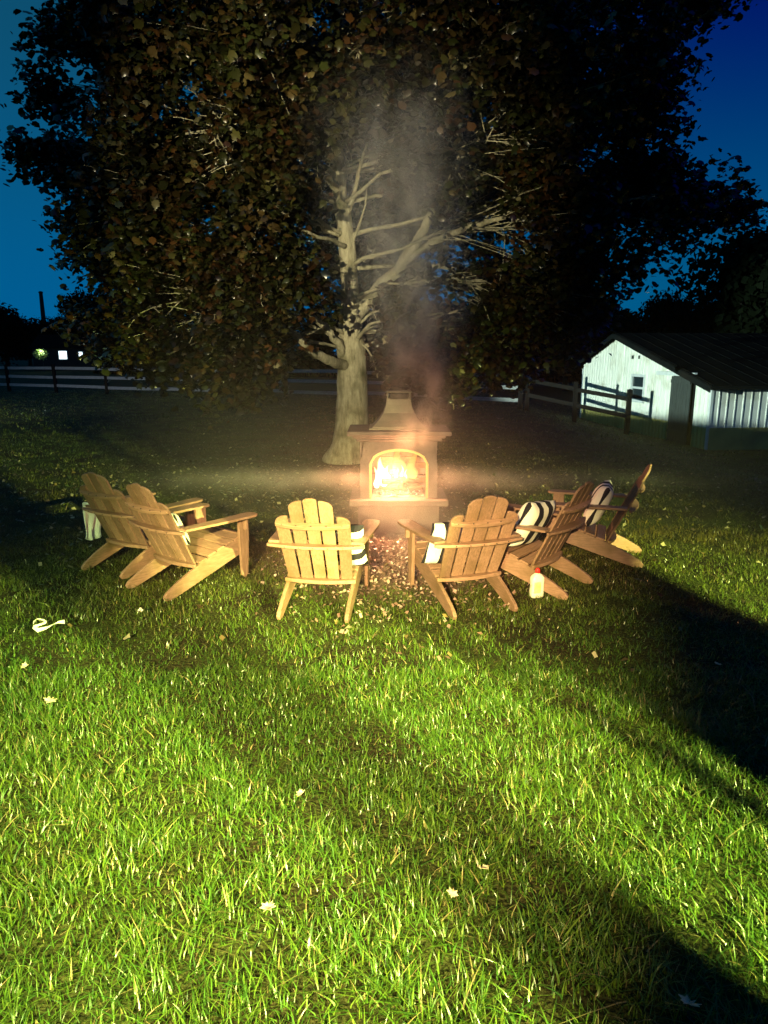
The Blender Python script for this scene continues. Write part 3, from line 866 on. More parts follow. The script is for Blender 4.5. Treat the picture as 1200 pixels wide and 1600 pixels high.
chairs = [
    # rear foot left px, rear foot right px, heading (deg, + = turned clockwise), label
    ((134, 892), (189, 905), 30, 'leftmost wooden adirondack chair with a white towel hanging beside it'),
    ((203, 918), (258, 942), 37, 'wooden adirondack chair second from the left with its long right arm toward the fire'),
    ((430, 968), (548, 972), 7, 'wooden adirondack chair seen squarely from behind just left of the hearth'),
    ((704, 968), (810, 954), -19, 'wooden adirondack chair just right of the hearth, beside the white bottle, back leaning right'),
    ((872, 938), (933, 912), -52, 'wooden adirondack chair behind the white bottle, second from the right'),
    ((1002, 886), (998, 864), -72, 'rightmost wooden adirondack chair seen from the side with its two rear legs pointing right'),
]
proto = make_chair()
bpy.context.view_layer.update()
CH = []
for i, (a, b, hd, lab) in enumerate(chairs):
    o = proto if i == 0 else copy_tree(proto)
    m_ = (gp(*a) + gp(*b)) / 2
    th = R(hd); hv = Vector((math.sin(th), math.cos(th), 0))
    c_ = m_ + hv * 0.63
    o.location = (c_.x, c_.y, H(c_.x, c_.y)); o.rotation_euler = (0, 0, -th)
    tag(o, lab, 'chair', 'adirondack chairs in a half circle facing the fire')
    CH.append(o)

# ------------------------------------------------------------------ striped pillows
def stripemat(name, axis_i, period, off=0.0):
    m = bpy.data.materials.new(name); m.use_nodes = True
    t = m.node_tree; p = t.nodes['Principled BSDF']; p.inputs['Roughness'].default_value = .9; p.inputs['Specular IOR Level'].default_value = .1
    a = N(t, 'ShaderNodeTexCoord'); s_ = N(t, 'ShaderNodeSeparateXYZ'); L(t, a.outputs['Object'], s_.inputs[0])
    f = N(t, 'ShaderNodeMath', operation='ADD'); L(t, s_.outputs[axis_i], f.inputs[0]); f.inputs[1].default_value = 5 * period + off
    g_ = N(t, 'ShaderNodeMath', operation='MODULO'); L(t, f.outputs[0], g_.inputs[0]); g_.inputs[1].default_value = period
    h_ = N(t, 'ShaderNodeMath', operation='GREATER_THAN'); L(t, g_.outputs[0], h_.inputs[0]); h_.inputs[1].default_value = period * .5
    mi = N(t, 'ShaderNodeMix', data_type='RGBA'); L(t, h_.outputs[0], mi.inputs[0])
    mi.inputs[6].default_value = (.82, .80, .70, 1); mi.inputs[7].default_value = (.022, .02, .026, 1)
    L(t, mi.outputs[2], p.inputs['Base Color'])
    nz = N(t, 'ShaderNodeTexNoise'); nz.inputs['Scale'].default_value = 160; L(t, a.outputs['Object'], nz.inputs['Vector'])
    b_ = N(t, 'ShaderNodeBump'); b_.inputs['Strength'].default_value = .35; b_.inputs['Distance'].default_value = .004
    L(t, nz.outputs[0], b_.inputs['Height']); L(t, b_.outputs[0], p.inputs['Normal'])
    return m
pillm = stripemat('striped_canvas', 2, .135, .03)
pillv = stripemat('striped_canvas_upright', 0, .17, .04)
def pillow_mesh(m, w=.46, h=.42, d=.17, n=18, seed=0):
    b = MB()
    for side in (1, -1):
        base = len(b.v)
        for j in range(n + 1):
            for i in range(n + 1):
                u = -1 + 2 * i / n; v = -1 + 2 * j / n
                prof_ = ((1 - u ** 4) * (1 - v ** 4)) ** .5
                pin_ = 1 - .10 * (abs(u) ** 2 * (1 - abs(v) ** 6)) * 0
                xx = u * w / 2 * (1 - .07 * (1 - v * v)); zz_ = v * h / 2 * (1 - .07 * (1 - u * u))
                wr_ = .008 * mnoise.noise(Vector((u * 2.5, v * 2.5, side + seed)))
                b.v.append((xx, side * (d / 2 * prof_ + wr_ * prof_), zz_))
        for j in range(n):
            for i in range(n):
                a0 = base + j * (n + 1) + i
                q = (a0, a0 + 1, a0 + n + 2, a0 + n + 1)
                b.f.append(q[::-1] if side > 0 else q)
    return b.mesh('pillow', m, True)
pm1 = pillow_mesh(pillm); pm2 = pillow_mesh(pillv, seed=3)
def put_pillow(ch, lx, ly, lz, tilt, roll, mesh, label, scale=1.0):
    o = bpy.data.objects.new('pillow', mesh); col.objects.link(o)
    M_ = Matrix.Translation(ch.location) @ Matrix.Rotation(ch.rotation_euler.z, 4, 'Z') @ Matrix.Translation((lx, ly, lz)) @ Euler((tilt, roll, 0)).to_matrix().to_4x4() @ Matrix.Scale(scale, 4)
    o.matrix_world = M_
    tag(o, label, 'pillow', 'striped pillows on the chairs')
put_pillow(CH[1], -.13, -.27, .50, ba, 0.0, pm2, 'pillow on the chair second from the left, only its pale edge showing', .82)
put_pillow(CH[2], .13, -.235, .50, ba, -.03, pm1, 'black and white striped pillow on the chair just left of the hearth')
put_pillow(CH[3], -.11, -.235, .50, ba, .05, pm2, 'striped pillow edge showing left of the chair just right of the hearth')
put_pillow(CH[4], -.10, -.20, .56, ba, .12, pm2, 'bold black and white striped pillow on the chair behind the white bottle', 1.08)
put_pillow(CH[5], -.02, -.20, .56, ba, 0, pm2, 'black and white striped pillow upright on the rightmost chair', 1.05)

# white towel hanging over the left arm of the leftmost chair
tw = MB(); nu, nv = 14, 22
for j in range(nv + 1):
    for i in range(nu + 1):
        u = i / nu; v = j / nv
        if v < .3: zz_ = .602; xx = -.30 - (v / .3) * .12
        else: zz_ = .602 - (v - .3) / .7 * .36; xx = -.428 - .02 * (v - .3)
        fl = .018 * math.sin(u * 15 + v * 2) * max(0, v - .25) * 1.6
        wid = .24 * (1 - .25 * max(0, v - .3)) 
        tw.v.append((xx + fl - .012 * max(0, v - .3), -.46 + u * wid + .03 * mnoise.noise(Vector((u * 3, v * 3, 1))) * v, zz_ - .03 * math.sin(u * 3) * v + .012 * mnoise.noise(Vector((u * 5, v * 5, 0)))))
for j in range(nv):
    for i in range(nu):
        a0 = j * (nu + 1) + i; tw.f.append((a0, a0 + 1, a0 + nu + 2, a0 + nu + 1))
two = tw.build('towel', whitecloth, smooth=True)
sd = two.modifiers.new('thickness', 'SOLIDIFY'); sd.thickness = .008
two.matrix_world = Matrix.Translation(CH[0].location) @ Matrix.Rotation(CH[0].rotation_euler.z, 4, 'Z')
tag(two, 'crumpled white towel hanging off the left arm of the leftmost chair', 'towel')

# ------------------------------------------------------------------ bottle
bp = gp(838, 932)
bt = empty('bottle', (bp.x, bp.y, H(bp.x, bp.y) + .0), .3); bt.scale = (1.2, 1.2, 1.12)
tag(bt, 'white plastic bottle with a red cap standing in the grass by the right hand chairs', 'bottle')
b = MB(); n = 24; prof = [(.0, 0.), (.036, .0), (.043, .01), (.044, .05), (.042, .09), (.044, .13), (.042, .155), (.03, .175), (.016, .187), (.014, .20)]
vv = []
for r_, z in prof:
    for k in range(n):
        a_ = 2 * math.pi * k / n; ex = abs(math.cos(a_)) ** .6 * math.copysign(1, math.cos(a_)); ey = abs(math.sin(a_)) ** .6 * math.copysign(1, math.sin(a_))
        f_ = 1 if r_ > .02 else 0
        vv.append((r_ * (ex if f_ else math.cos(a_)) * (1.12 if f_ else 1), r_ * (ey if f_ else math.sin(a_)) * (.75 if f_ else 1), z))
fs = []
for i in range(len(prof) - 1):
    for k in range(n):
        k2 = (k + 1) % n; fs.append((i * n + k, i * n + k2, (i + 1) * n + k2, (i + 1) * n + k))
b.add(vv, fs).build('bottle_body', jugm, bt, smooth=True)
MB().lathe([(.017, .190), (.018, .194), (.018, .214), (.014, .222), (.008, .228)], 16).build('cap', redcap, bt, smooth=False)
MB().box((-.012, -.0335, .085), (.052, .002, .085)).build('bottle_label', labelm, bt)

# ------------------------------------------------------------------ litter on the lawn
leaf_outline = [(0, -.5), (.06, -.22), (.36, -.34), (.30, -.12), (.52, .08), (.28, .12), (.26, .30), (.10, .22), (0, .52), (-.10, .22), (-.26, .30), (-.28, .12), (-.52, .08), (-.30, -.12), (-.36, -.34), (-.06, -.22)]
def litter_leaf(px, py, size, m, label, name='fallen_leaf', lift=.03, cat='leaf'):
    p_ = gp(px, py); b = MB(); q = random.Random(px * 7 + py)
    a_ = [(x * size, y * size, .25 * size * abs(x) + .25 * size * (y * y) + q.uniform(-.03, .03) * size) for x, y in leaf_outline]
    n_ = len(a_)
    b.add(a_ + [(0, 0, -.02 * size)], [(i, (i + 1) % n_, n_) for i in range(n_)])
    o = b.build(name, m); s_ = o.modifiers.new('thickness', 'SOLIDIFY'); s_.thickness = .0015
    o.location = (p_.x, p_.y, H(p_.x, p_.y) + lift); o.rotation_euler = (q.uniform(-.5, .5), q.uniform(-.4, .4), q.uniform(0, 6))
    tag(o, label, cat)
    return o
litter_leaf(80, 1110, .075, palescrap, 'pale curled leaf on the grass at the far left below the ribbon', lift=.06)
litter_leaf(420, 1442, .06, palescrap, 'yellowish dead leaf lying in the bright grass at lower left', lift=.07)
litter_leaf(1075, 1588, .07, palescrap, 'pale tan leaf at the very bottom right edge of the lawn', lift=.05)
litter_leaf(706, 1422, .045, palescrap, 'small pale leaf fragment in the bottom middle of the lawn', lift=.07)
litter_leaf(755, 1382, .045, palescrap, 'small olive leaf in the dark shadow streak at bottom middle', lift=.07)
litter_leaf(536, 934, .085, palescrap, 'pale leaf under the chair just left of the hearth', lift=.05)
litter_leaf(716, 918, .07, palescrap, 'pale leaf under the chair just right of the hearth', lift=.05)
litter_leaf(790, 905, .06, palescrap, 'small pale leaf between the bottle and the chair left of it', lift=.05)
litter_leaf(1120, 1052, .05, palescrap, 'lone pale leaf in the dark lawn at the right', lift=.05)
litter_leaf(470, 1264, .045, palescrap, 'small bright leaf standing in the grass left of centre', lift=.08)
litter_leaf(40, 1055, .05, palescrap, 'tiny pale leaf on the grass near the left edge above the curled one', lift=.06)
litter_leaf(1030, 935, .07, charwood, 'dark fallen leaf on the shaded lawn right of the bottle', lift=.04)
# ribbon: thin twisted strip
pr = gp(75, 993); rb_ = MB(); pts = []
rp_ = [(-.11, .03), (-.10, .07), (-.06, .075), (-.03, .05), (-.05, .01), (-.09, -.02), (-.05, -.04), (.0, -.01), (.04, .02), (.07, .035), (.11, .045)]
wid_ = [.006, .008, .010, .013, .016, .02, .024, .026, .018, .010, .006]
for i, (x, y) in enumerate(rp_):
    w = wid_[i]
    rb_.v.append((x, y - w / 2, .0 + .012 * math.sin(i * 1.7))); rb_.v.append((x + .004, y + w / 2, .01 + .012 * math.cos(i * 1.3)))
for i in range(len(rp_) - 1): rb_.f.append((2 * i, 2 * i + 2, 2 * i + 3, 2 * i + 1))
ro = rb_.build('ribbon', ribbonm); s_ = ro.modifiers.new('thickness', 'SOLIDIFY'); s_.thickness = .002
ro.location = (pr.x, pr.y, H(pr.x, pr.y) + .065); ro.rotation_euler = (.35, 0, 0)
tag(ro, 'twisted white ribbon scrap lying on the grass at the left edge', 'ribbon')
# clover flower
pc = gp(221, 970)
fl = MB()
for k in range(40):
    a_ = rnd.random() * 6.28; e_ = rnd.uniform(-.3, 1.5); d_ = Vector((math.cos(a_) * math.cos(e_), math.sin(a_) * math.cos(e_), math.sin(e_)))
    s_ = d_.orthogonal().normalized() * .004
    fl.add([d_ * .005 - s_, d_ * .005 + s_, d_ * .02 + s_ * .6, d_ * .02 - s_ * .6], [(0, 1, 2, 3)])
cf = empty('clover_flower', (pc.x, pc.y, H(pc.x, pc.y))); tag(cf, 'single white clover flower in the grass in front of the left hand chairs', 'flower')
fo = fl.build('flower_head', flowerm, cf); fo.location = (0, 0, .085)
stem_m = mat('clover_stem', (.06, .12, .02), .7, .3)
MB().tube([(0, 0, 0), (.004, 0, .045), (0, 0, .085)], [.0015] * 3, 5).build('stem', stem_m, cf)

# ------------------------------------------------------------------ grass
def make_grass(name, N_, y0, y1, hmin, hmax, wmin, wmax, segs, label, seed):
    g_ = np.random.default_rng(seed)
    out = []
    need = N_
    # sample depth weighted by width
    ws = lambda y: 0.66 * y + 1.3
    Ys = []
    while need > 0:
        y = g_.uniform(y0, y1, need * 2); keep = g_.random(need * 2) < ws(y) / ws(y1)
        y = y[keep][:need]; Ys.append(y); need -= len(y)
    y = np.concatenate(Ys); n_ = len(y)
    x = g_.uniform(-1, 1, n_) * ws(y)
    # clumping
    k = 5
    nc = n_ // k
    ci = g_.integers(0, nc, n_)
    r_ = g_.normal(0, 0.022, (n_, 2)) * (1 + y[:, None] * .08)
    x = x[ci] + r_[:, 0]; y = y[ci] + r_[:, 1]
    # patchiness via sines
    pt = (np.sin(x * 2.1 + 1.3 * np.sin(y * 1.7)) + np.sin(y * 2.7 + 2 * np.sin(x * 1.1 + 2))) * .25 + .5
    pt2 = (np.sin(x * 9 + 2 * np.sin(y * 7)) + np.sin(y * 11 + 2 * np.sin(x * 8))) * .25 + .5
    keep = ~((np.abs(x - FX) < .55) & (np.abs(y - FY) < .42))
    dworn = np.hypot(x - .05, (y - 6.95))
    keep &= (g_.random(n_) < np.clip((dworn - .25) / 1.1, .12, 1))
    keep &= (g_.random(n_) < .45 + .55 * pt2)
    keep &= np.hypot(x + .55, y - 13.2) > .45
    x, y, pt, pt2, dworn = x[keep], y[keep], pt[keep], pt2[keep], dworn[keep]; n_ = len(x)
    z = np.array([H(a_, b_) for a_, b_ in zip(x, y)])
    h = g_.uniform(hmin, hmax, n_) * (.62 + .5 * pt2) * (.8 + .4 * pt)
    tall = g_.random(n_) < .03; h[tall] *= 1.45
    h *= np.clip(dworn / 1.5, .45, 1)
    w = g_.uniform(wmin, wmax, n_)
    th = g_.uniform(0, 2 * np.pi, n_)
    lean = np.abs(g_.normal(.75, .55, n_)) * h
    flat = g_.random(n_) < .18; lean[flat] *= 2.0; h[flat] *= .5; w = w * (.5 + .7 * g_.random(n_) ** 1.5)
    wd = th + g_.normal(0, .5, n_) + np.pi / 2
    lx, ly = np.cos(th) * lean, np.sin(th) * lean
    sx_, sy_ = np.cos(wd) * w / 2, np.sin(wd) * w / 2
    levels = [i / segs for i in range(segs + 1)]
    nvb = 2 * segs + 1
    V = np.zeros((n_, nvb, 3))
    for i, f in enumerate(levels):
        cx = x + lx * f ** 1.8; cy = y + ly * f ** 1.8; cz = z - .004 + h * (f - .12 * f * f)
        tw_ = (1 - f ** 1.6)
        if i < segs:
            V[:, 2 * i, 0] = cx - sx_ * tw_; V[:, 2 * i, 1] = cy - sy_ * tw_; V[:, 2 * i, 2] = cz
            V[:, 2 * i + 1, 0] = cx + sx_ * tw_; V[:, 2 * i + 1, 1] = cy + sy_ * tw_; V[:, 2 * i + 1, 2] = cz
        else:
            V[:, 2 * i, 0] = cx; V[:, 2 * i, 1] = cy; V[:, 2 * i, 2] = cz
    faces = []; sizes = []
    for i in range(segs - 1): faces += [2 * i, 2 * i + 1, 2 * i + 3, 2 * i + 2]; sizes.append(4)
    i = segs - 1; faces += [2 * i, 2 * i + 1, 2 * i + 2]; sizes.append(3)
    Fi = (np.arange(n_)[:, None] * nvb + np.array(faces)[None]).ravel()
    S = np.tile(np.array(sizes), n_)
    # colours: green, yellow green, straw
    c0 = np.array([.046, .122, .010]); c1 = np.array([.120, .175, .016]); c2 = np.array([.27, .23, .09]); c3 = np.array([.025, .065, .010])
    u = g_.random(n_)[:, None]
    cc = c0 + (c1 - c0) * u * (.5 + .5 * pt[:, None])
    dk = g_.random(n_) < .25; cc[dk] = c3 + (c0 - c3) * g_.random((dk.sum(), 1))
    st = g_.random(n_) < (.035 + .05 * pt); cc[st] = c2 * g_.uniform(.6, 1.2, (st.sum(), 1))
    brown_mix = np.clip((y - 4.4) / 3.2, 0, 1) * (.62 + .35 * pt) * np.clip(1.25 - np.abs(x) / 7.0, .35, 1)  # blades turn browner with distance, most along the middle
    brown_col = np.array([.120, .068, .014]) * g_.uniform(.5, 1.2, (n_, 1))
    cc = cc * (1 - brown_mix[:, None]) + brown_col * brown_mix[:, None]
    vc = np.repeat(cc[:, None, :], nvb, 1)
    m = npmesh(name, V.reshape(-1, 3), Fi, S, grassm, vc.reshape(-1, 3))
    o = bpy.data.objects.new(name, m); col.objects.link(o)
    tag(o, label, 'grass', kind='stuff')
    return o
make_grass('grass', 135000, 1.3, 4.2, .04, .085, .004, .0085, 3, 'lush bright green grass blades filling the foreground', 1)
make_grass('grass', 120000, 4.2, 8.0, .035, .065, .005, .009, 2, 'shorter yellow green grass around the chairs and hearth', 2)
make_grass('grass', 90000, 8.0, 18.0, .035, .075, .008, .016, 1, 'dim brownish grass beyond the fireplace', 3)
make_grass('grass', 60000, 18.0, 40.0, .05, .10, .02, .04, 1, 'dark distant grass reaching to the paddock fence', 4)

# leaf litter and chips around the hearth and under the tree (uncountable)
def make_litter(name, N_, cx, cy, sx_, sy_, s0, s1, label, seed, cols):
    g_ = np.random.default_rng(seed); n_ = N_
    x = g_.normal(cx, sx_, n_); y = g_.normal(cy, sy_, n_)
    k_ = ~((np.abs(x - FX) < .58) & (np.abs(y - FY) < .45)); x, y = x[k_], y[k_]; n_ = len(x)
    z = np.array([H(a_, b_) for a_, b_ in zip(x, y)]) + g_.uniform(.012, .05, n_)
    s = g_.uniform(s0, s1, n_); th = g_.uniform(0, 6.28, n_)
    base = np.array([[-.5, 0, 0], [-.1, -.38, .12], [.5, -.05, .02], [.1, .36, .16]])
    tx = g_.normal(0, .45, n_); ty = g_.normal(0, .45, n_)
    V = np.zeros((n_, 4, 3))
    for i in range(4):
        bx, by, bz = base[i]
        bz = bz + g_.uniform(-.1, .1, n_)
        px_ = (bx * np.cos(th) - by * np.sin(th)) * s; py_ = (bx * np.sin(th) + by * np.cos(th)) * s
        V[:, i, 0] = x + px_; V[:, i, 1] = y + py_; V[:, i, 2] = np.maximum(z + bz * s + px_ * tx + py_ * ty, z - .008)
    Fi = (np.arange(n_)[:, None] * 4 + np.array([0, 1, 2, 0, 2, 3])[None]).ravel()
    S = np.full(2 * n_, 3)
    cc = np.array(cols)[g_.integers(0, len(cols), n_)] * g_.uniform(.5, 1.2, (n_, 1))
    m = npmesh(name, V.reshape(-1, 3), Fi, S, leafm, np.repeat(cc[:, None, :], 4, 1).reshape(-1, 3))
    o = bpy.data.objects.new(name, m); col.objects.link(o)
    tag(o, label, 'leaf litter', kind='stuff')
make_litter('leaf_litter', 2600, .05, 6.75, .45, .75, .02, .05, 'reddish wood chips and leaf bits on the worn ground before the hearth', 5, [(.42, .26, .20), (.24, .14, .10), (.55, .40, .32)])
make_litter('leaf_litter', 2600, -1.0, 10.2, 3.2, 2.2, .03, .07, 'scattered fallen leaves on the lawn under the big tree', 6, [(.20, .15, .05), (.10, .07, .03), (.42, .38, .20), (.05, .08, .02)])

# ------------------------------------------------------------------ the big maple
TX, TY = -0.62, 13.2
tree = empty('maple_tree', (TX, TY, 0))
tag(tree, 'huge spreading maple with pale forked trunk standing behind the fireplace', 'tree')
T0 = Vector((TX, TY, 0))
def wob(pts, amp, seed):
    q = random.Random(seed); return [Vector(p) + Vector((q.uniform(-1, 1), q.uniform(-1, 1), q.uniform(-1, 1))) * amp for p in pts]
def limb(p0, p1, r0, r1, bow=.3, n=9, seed=0, name='branch', parent=tree, nseg=8):
    p0, p1 = Vector(p0), Vector(p1); q = random.Random(seed)
    mid = (p0 + p1) / 2 + Vector((q.uniform(-.2, .2), q.uniform(-.2, .2), bow))
    pts = []; rr = []
    for k in range(n + 1):
        f = k / n
        p = p0 * (1 - f) ** 2 + mid * 2 * f * (1 - f) + p1 * f * f
        if 0 < k < n: p = p + Vector((q.uniform(-1, 1), q.uniform(-1, 1), q.uniform(-1, 1))) * .05 * (p1 - p0).length / 4
        pts.append(p); rr.append(r0 + (r1 - r0) * f ** .8)
    return pts, rr
mb = MB()
fork = dp(548, 545, TY)
tp = [(TX - .14, TY, -.15), (TX - .09, TY, .05), (TX - .02, TY, .25), (TX + .01, TY, .6), (TX + .03, TY, 1.1), (TX + .04, TY, 1.6), (fork.x, TY, fork.z + .2)]
tr = [.50, .42, .355, .315, .295, .285, .24]
upper = [dp(547, 470, TY), dp(545, 420, TY), dp(541, 370, TY), dp(533, 320, TY), dp(528, 270, TY), dp(527, 215, TY), dp(520, 120, TY), dp(530, 0, TY), dp(540, -140, TY), dp(545, -260, TY)]
ur = [.17, .155, .15, .135, .11, .095, .08, .07, .055, .03]
mb.tube([Vector(p) - T0 for p in tp] + [p - T0 for p in upper], tr + ur, 18)
# root flare buttresses
trunk = mb.build('trunk', bark, tree, smooth=True)
ds = trunk.modifiers.new('sub', 'SUBSURF'); ds.levels = 2; ds.render_levels = 2
dtx = bpy.data.textures.new('bark_relief', 'CLOUDS'); dtx.noise_scale = .22
dm = trunk.modifiers.new('relief', 'DISPLACE'); dm.texture = dtx; dm.strength = .05; dm.mid_level = .5
# pads: crown masses placed round the trunk; (centre, radii, clusters)
def P(px, py, Y): return dp(px, py, Y)
pads = [
    # left drooping skirt
    (P(330, 520, 10.8), (1.15, 1.0, .75), 90), (P(400, 560, 11.2), (.75, .8, .55), 45), (P(240, 480, 11.2), (1.1, 1.0, .8), 70),
    (P(365, 600, 10.7), (.42, .5, .33), 20), (P(180, 500, 12.4), (.7, .9, .55), 36), (P(230, 550, 12.2), (.6, .8, .33), 24),
    (P(300, 420, 11.5), (1.5, 1.3, .9), 90), (P(420, 450, 11.0), (1.0, .9, .7), 60), (P(460, 540, 12.0), (.6, .6, .4), 26),
    (P(165, 385, 12.5), (.55, 1.0, .6), 40), (P(165, 300, 12.5), (1.0, 1.2, .6), 70), (P(85, 250, 12.6), (.6, .9, .22), 22),
    (P(250, 320, 11.5), (1.7, 1.5, 1.1), 110), (P(400, 330, 11.3), (1.3, 1.1, 1.0), 80), (P(240, 190, 12), (1.2, 1.5, 1.1), 90),
    (P(330, 200, 11.2), (1.6, 1.5, 1.2), 110), (P(460, 200, 11.4), (.9, 1.0, 1.0), 60), (P(165, 60, 12.0), (.55, 1.2, .6), 40),
    (P(75, 50, 12.2), (.3, .5, .16), 9), (P(80, 145, 12.3), (.32, .5, .14), 9), (P(270, 60, 11.2), (1.2, 1.5, 1.2), 95),
    (P(400, 60, 10.8), (1.7, 1.5, 1.3), 120), (P(560, 80, 11.2), (1.2, 1.3, 1.2), 90), (P(600, -20, 11), (1.6, 1.6, 1.2), 90),
    # centre behind / right of the trunk
    (P(620, 500, 12.6), (.8, .8, .6), 46), (P(640, 560, 12.2), (.9, .7, .42), 44), (P(700, 590, 12.0), (.35, .4, .25), 12),
    (P(590, 590, 12.8), (.4, .5, .2), 14), (P(600, 420, 14.6), (.9, 1.0, .8), 44), (P(560, 300, 15.2), (1.6, 1.2, 1.4), 90),
    (P(660, 250, 12.5), (.9, .9, .8), 48), (P(640, 160, 11.8), (1.2, 1.2, .9), 80), (P(760, 440, 12.0), (1.0, 1.0, .8), 66),
    (P(720, 530, 12.5), (.8, .8, .6), 46), (P(700, 300, 15.0), (1.4, 1.2, 1.1), 70),
    # right masses
    (P(850, 470, 12.0), (1.0, 1.0, .75), 66), (P(840, 540, 12.8), (.6, .7, .35), 24), (P(780, 560, 13.5), (.6, .7, .4), 22), (P(915, 425, 12.5), (.95, 1.0, .75), 60),
    (P(905, 490, 13.0), (.5, .7, .35), 20), (P(820, 350, 11.3), (1.3, 1.2, .9), 90), (P(950, 330, 11.8), (1.4, 1.2, .9), 90),
    (P(1050, 292, 12.5), (1.0, 1.0, .45), 56), (P(1120, 325, 13), (.5, .8, .16), 18), (P(760, 220, 11.0), (1.4, 1.3, 1.1), 100),
    (P(900, 220, 11.2), (1.5, 1.4, 1.0), 100), (P(985, 235, 12.2), (.8, 1.0, .8), 50), (P(780, 90, 10.8), (1.5, 1.5, 1.2), 110),
    (P(920, 90, 11.2), (1.4, 1.4, 1.1), 100), (P(1010, 110, 12.2), (.8, 1.0, .9), 50), (P(1080, 10, 12.6), (.5, 1.0, .5), 26),
    (P(900, -60, 11.5), (1.6, 1.6, 1.1), 80), (P(330, -60, 11), (1.7, 1.6, 1.2), 80), (P(780, -60, 10.6), (1.9, 1.6, 1.1), 80),
    # back side of the tree, so that it is whole from the side
    (Vector((-4.5, 16, 5.5)), (2.6, 2.2, 2.0), 110), (Vector((-1, 17, 6.5)), (2.8, 2.2, 2.2), 130), (Vector((-.5, 17, 4.2)), (2.4, 1.6, 1.5), 90), (Vector((3.2, 16.2, 5.4)), (2.6, 2.2, 1.9), 110),
    (Vector((0, 14, 9.6)), (4.0, 3.2, 1.6), 120), (Vector((-3, 12.8, 8.9)), (2.0, 2.2, 1.2), 70), (Vector((3, 12.8, 8.9)), (2.0, 2.2, 1.2), 70),
    (Vector((2.5, 15, 3.4)), (1.6, 1.5, .8), 40), (Vector((-3.2, 15.4, 3.4)), (1.8, 1.5, .9), 46),
]
twigs = MB(); C_cent = []
q = random.Random(5)
axisp = [Vector(p) for p in tp[4:]] + upper
def trunk_at(z):
    best = min(axisp, key=lambda p: abs(p.z - z)); return Vector(best)
groupspl = {}
# visible named limbs
vis = [
    ([dp(540, 575, TY - .1), dp(525, 567, TY - .5), dp(500, 556, TY - .9), dp(478, 543, TY - 1.2), dp(458, 520, TY - 1.5), dp(440, 508, TY - 1.8), dp(400, 500, TY - 2.0)], [.11, .09, .08, .07, .055, .04, .03]),
    ([dp(538, 560, TY - .1), dp(528, 535, TY - .4), dp(508, 512, TY - .7), dp(488, 495, TY - 1.0), dp(455, 470, TY - 1.2)], [.09, .07, .055, .045, .03]),
    ([dp(540, 385, TY - .1), dp(520, 375, TY - .5), dp(497, 370, TY - .9), dp(478, 362, TY - 1.2), dp(450, 350, TY - 1.4)], [.045, .035, .03, .022, .015]),
    ([dp(530, 300, TY), dp(512, 280, TY - .3), dp(492, 255, TY - .6), dp(470, 228, TY - .9), dp(430, 180, TY - 1.2)], [.07, .06, .05, .04, .02]),
    ([dp(540, 340, TY), dp(552, 310, TY - .2), dp(560, 270, TY - .3), dp(568, 240, TY - .4), dp(590, 180, TY - .5)], [.05, .04, .035, .025, .015]),
    ([dp(550, 380, TY), dp(562, 350, TY - .2), dp(571, 320, TY - .3), dp(574, 290, TY - .35)], [.03, .022, .016, .008]),
    ([dp(552, 500, TY), dp(585, 455, TY + .1), dp(625, 418, TY - .3), dp(648, 385, TY - .6), dp(668, 345, TY - .9), dp(700, 290, TY - 1.1)], [.12, .11, .10, .085, .07, .04]),
    ([dp(632, 410, TY - .35), dp(665, 385, TY - .7), dp(700, 368, TY - 1.1), dp(730, 355, TY - 1.5), dp(790, 340, TY - 1.8)], [.075, .065, .055, .045, .03]),
    ([dp(550, 540, TY), dp(565, 520, TY - .4), dp(580, 505, TY - .7), dp(605, 500, TY - 1.0)], [.05, .035, .025, .012]),
    ([dp(700, 575, 12.0), dp(704, 595, 12.0), dp(706, 615, 12.0), dp(709, 640, 12.0)], [.02, .02, .016, .008]),
]
for pts, rr in vis:
    # smooth through catmull-ish subdivision
    pp = []; r_ = []
    for i in range(len(pts) - 1):
        for f in (0, .33, .66):
            p = pts[i].lerp(pts[i + 1], f) + Vector((q.uniform(-1, 1), q.uniform(-1, 1), q.uniform(-1, 1))) * rr[i] * .25
            pp.append(p - T0); r_.append(rr[i] + (rr[i + 1] - rr[i]) * f)
    pp.append(pts[-1] - T0); r_.append(rr[-1])
    MB().tube(pp, r_, 10).build('branch', bark, tree, smooth=True)
def hidden_near_trunk(p):
    # keep the view of the forked trunk and the pale right hand limb partly open
    if p.y > TY + .3: return False
    d = (p - Vector((0, 0, CAM_H)))
    c, s = math.cos(R(PITCH)), math.sin(R(PITCH))
    fw = d.y * c - d.z * s; up_ = d.y * s + d.z * c
    px = 600 + F * d.x / fw; py = 800 - F * up_ / fw
    if 500 < px < 592 and 190 < py < 410: return q.random() < .985
    if 515 < px < 585 and 410 <= py < 500: return q.random() < .9
    if 495 < px < 605 and 500 <= py < 660: return q.random() < .985
    if 428 < px < 540 and 485 < py < 595: return q.random() < .975
    if 600 < px < 735 and 335 < py < 425: return q.random() < .85
    if 395 < px < 545 and py > 600: return True
    return False
centers = []
